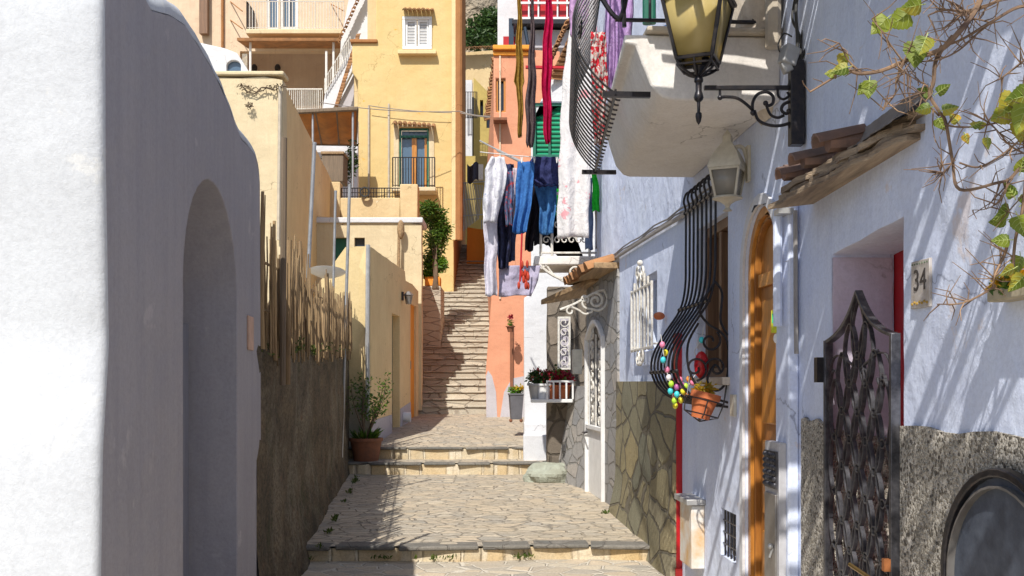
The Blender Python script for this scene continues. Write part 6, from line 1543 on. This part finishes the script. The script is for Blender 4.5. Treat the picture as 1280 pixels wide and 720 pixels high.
def bigleaf(mb, vn, c, ang, s_, tilt=.18):
    """broad heart-shaped leaf: toothed rim, shallow fold at the midrib, raised veins"""
    e1 = Vector((math.cos(ang), ru(-.35, .2), math.sin(ang))).normalized(); n0 = Vector((ru(-.5, .5), -1, ru(-.5, .5))); e2 = e1.cross(n0).normalized(); nn = e2.cross(e1)
    if nn.y > 0: nn = -nn
    n_ = 15; vs = []; wide = ru(.85, 1.1); curl = ru(-.25, .1)
    def prof(t): return (.52 * math.sin(math.pi * min(1, t ** .62)) ** .8 * (1 - .35 * t)) * wide
    def pt(a, b): return c + e1 * (a - (.14 * abs(b) / .5 if a < .3 else 0)) * s_ + e2 * b * s_ + nn * s_ * (-tilt * abs(b) * 1.0 + curl * a * a + .03 * math.sin(a * 9 + b * 5))
    for sd in (1, -1):
        for i in range(n_ + 1):
            t_ = i / n_; vs.append(pt(t_ * 1.1, sd * prof(t_) * (1 + (.07 if i % 2 else -.05))))
    for sd in (1, -1):
        for i in range(n_ + 1): t_ = i / n_; vs.append(pt(t_ * 1.1, sd * prof(t_) * .5))
    for i in range(n_ + 1): vs.append(pt(i / n_ * 1.1, 0))
    m_ = n_ + 1; fs = []
    for sd in (0, 1):
        for i in range(n_):
            o_, h_, q_ = sd * m_ + i, (2 + sd) * m_ + i, 4 * m_ + i
            fs += [(o_, o_ + 1, h_ + 1, h_), (h_, h_ + 1, q_ + 1, q_)]
    mb.add(vs, fs)
    lift = nn * .0012
    vn.tube([pt(-.25, 0), pt(0, 0) + lift, pt(.5, 0) + lift, pt(1.05, 0) + lift], [.0014, .0013, .001, .0004], 4)
    for t_ in (.12, .3, .5, .7):
        for sd in (1, -1): vn.tube([pt(t_ * 1.1, 0) + lift, pt(t_ * 1.1 + .10, sd * prof(t_ + .09) * .45) + lift, pt(t_ * 1.1 + .2, sd * prof(min(1, t_ + .18)) * .85) + lift], [.0009, .0007, .0003], 4)
leaves = [(1152, 6, 3.4, 26), (1110, 22, 3.9, 30), (1138, 18, 3.6, 30), (1146, 52, 4.6, 32), (1158, 46, 4.3, 24), (1054, 66, 4.9, 22), (1060, 84, 3.4, 20), (1046, 92, 3.1, 14), (1087, 100, 4.6, 22), (1083, 106, 4.0, 16), (1165, 118, 2.6, 18), (1172, 116, .6, 16), (1163, 134, 3.4, 18), (1178, 138, .2, 18), (1172, 148, 5.2, 16), (1270, 122, 3.9, 34), (1284, 130, 4.4, 36), (1262, 140, 3.6, 30), (1290, 118, 3.4, 34), (1274, 150, 4.9, 26), (1198, 152, 2.4, 14), (1215, 158, .5, 14), (1228, 152, 4.3, 12), (1234, 172, 4.8, 14), (1206, 168, 5.2, 12), (1268, 246, 2.2, 20), (1262, 262, 3.8, 24), (1272, 270, 5.0, 26), (1258, 275, 3.3, 20), (1278, 255, .8, 20), (1275, 215, 1.5, 18), (1262, 300, 3.2, 22), (1275, 320, 4.6, 24), (1268, 335, 3.6, 18), (1280, 345, 4.0, 24)]
lf = MB(); lb = MB(); vn = MB()
for px, py, a, s_ in leaves: bigleaf(lb if (rnd() < .2 and s_ < 24) else lf, vn, V(px, py, ru(-.06, .03)), a, s_ * YV / F * 1.0)
obj('leaves', lf, M['leaf_vine'], t, recalc=False); obj('leaf_veins', vn, simple('vein', (.42, .50, .14), .6), t); obj('yellow_leaves', lb, M['leaf_yellow'], t, recalc=False)

# unseen reed pergola, added above the view to throw slatted shade on the wall
t = thing('added_pergola', 'unseen reed and vine pergola added to throw slatted shade on the white wall', 'pergola', RW(2, 3.6, .3))
mb = MB(); Y = -.6
while Y < 5.6:
    z = 3.72 + max(0, Y - 3.5) * .22 + .05 * math.sin(Y * 3) + ru(-.02, .02)
    L_ = ru(.75, 1.15)
    sk = ru(-.10, .10); sl = ru(-.07, .07)
    mb.tube([RW(Y, z, .01), RW(Y + sk * .5, z + sl * .5 + ru(-.02, .02), L_ * .5), RW(Y + sk, z + sl, L_)], ru(.014, .036), 6)
    Y += ru(.03, .07) + ((ru(.08, .26) if rnd() < .6 else 0) if Y < 2.9 else (ru(.05, .12) if rnd() < .12 else 0))
obj('reeds', mb, M['cane'], t)
mb = MB()
for w in (.25, .72): mb.tube([RW(-.7, 3.66, w), RW(3.5, 3.66, w), RW(5.62, 4.13, w)], .022, 6)
obj('rail', mb, M['pole_wood'], t)
mb = MB(); clumps(mb, [(RW(ru(2.6, 4.8), 4.05, ru(.1, .9)), (.35, .35, .14)) for _ in range(10)], 900, .12, .7); obj('foliage', mb, M['leaf_vine'], t, recalc=False)

# ================================================================== CAMERA, LIGHT
cam = bpy.data.cameras.new('Camera'); co = bpy.data.objects.new('Camera', cam); COL.objects.link(co); scene.camera = co
co.location = (0, 0, EYE); co.rotation_euler = (R(90), 0, 0); cam.sensor_width = 36; cam.lens = 36.0; cam.shift_y = (HY - 360) / 1280; cam.clip_end = 2000; cam.clip_start = .05
w = bpy.data.worlds.new('World'); scene.world = w; w.use_nodes = True; nt = w.node_tree
sk = nt.nodes.new('ShaderNodeTexSky'); sk.sky_type = 'NISHITA'; sk.sun_disc = False; sk.sun_elevation = SUN_EL; sk.air_density = 1.0; sk.dust_density = 1.2
# sun comes from behind the camera, a little to the left: light travels toward +Y and +X
D = Vector((math.sin(SUN_AZ) * math.cos(SUN_EL), math.cos(SUN_AZ) * math.cos(SUN_EL), -math.sin(SUN_EL)))
sk.sun_rotation = math.atan2(-D.x, -D.y)
bg = nt.nodes['Background']; bg.inputs['Strength'].default_value = .10; nt.links.new(sk.outputs[0], bg.inputs['Color'])
sl = bpy.data.lights.new('Sun', 'SUN'); sl.energy = 4.2; sl.angle = R(.5); sl.color = (1, .95, .86)
so = bpy.data.objects.new('Sun', sl); COL.objects.link(so); so.rotation_euler = D.to_track_quat('-Z', 'Y').to_euler(); so.location = (-3, -8, 12)
vs_ = scene.view_settings; vs_.view_transform = 'Standard'; vs_.look = 'None'; vs_.gamma = 1; vs_.use_curve_mapping = False; vs_.exposure = .32
scene.cycles.max_bounces = 10; scene.cycles.diffuse_bounces = 5
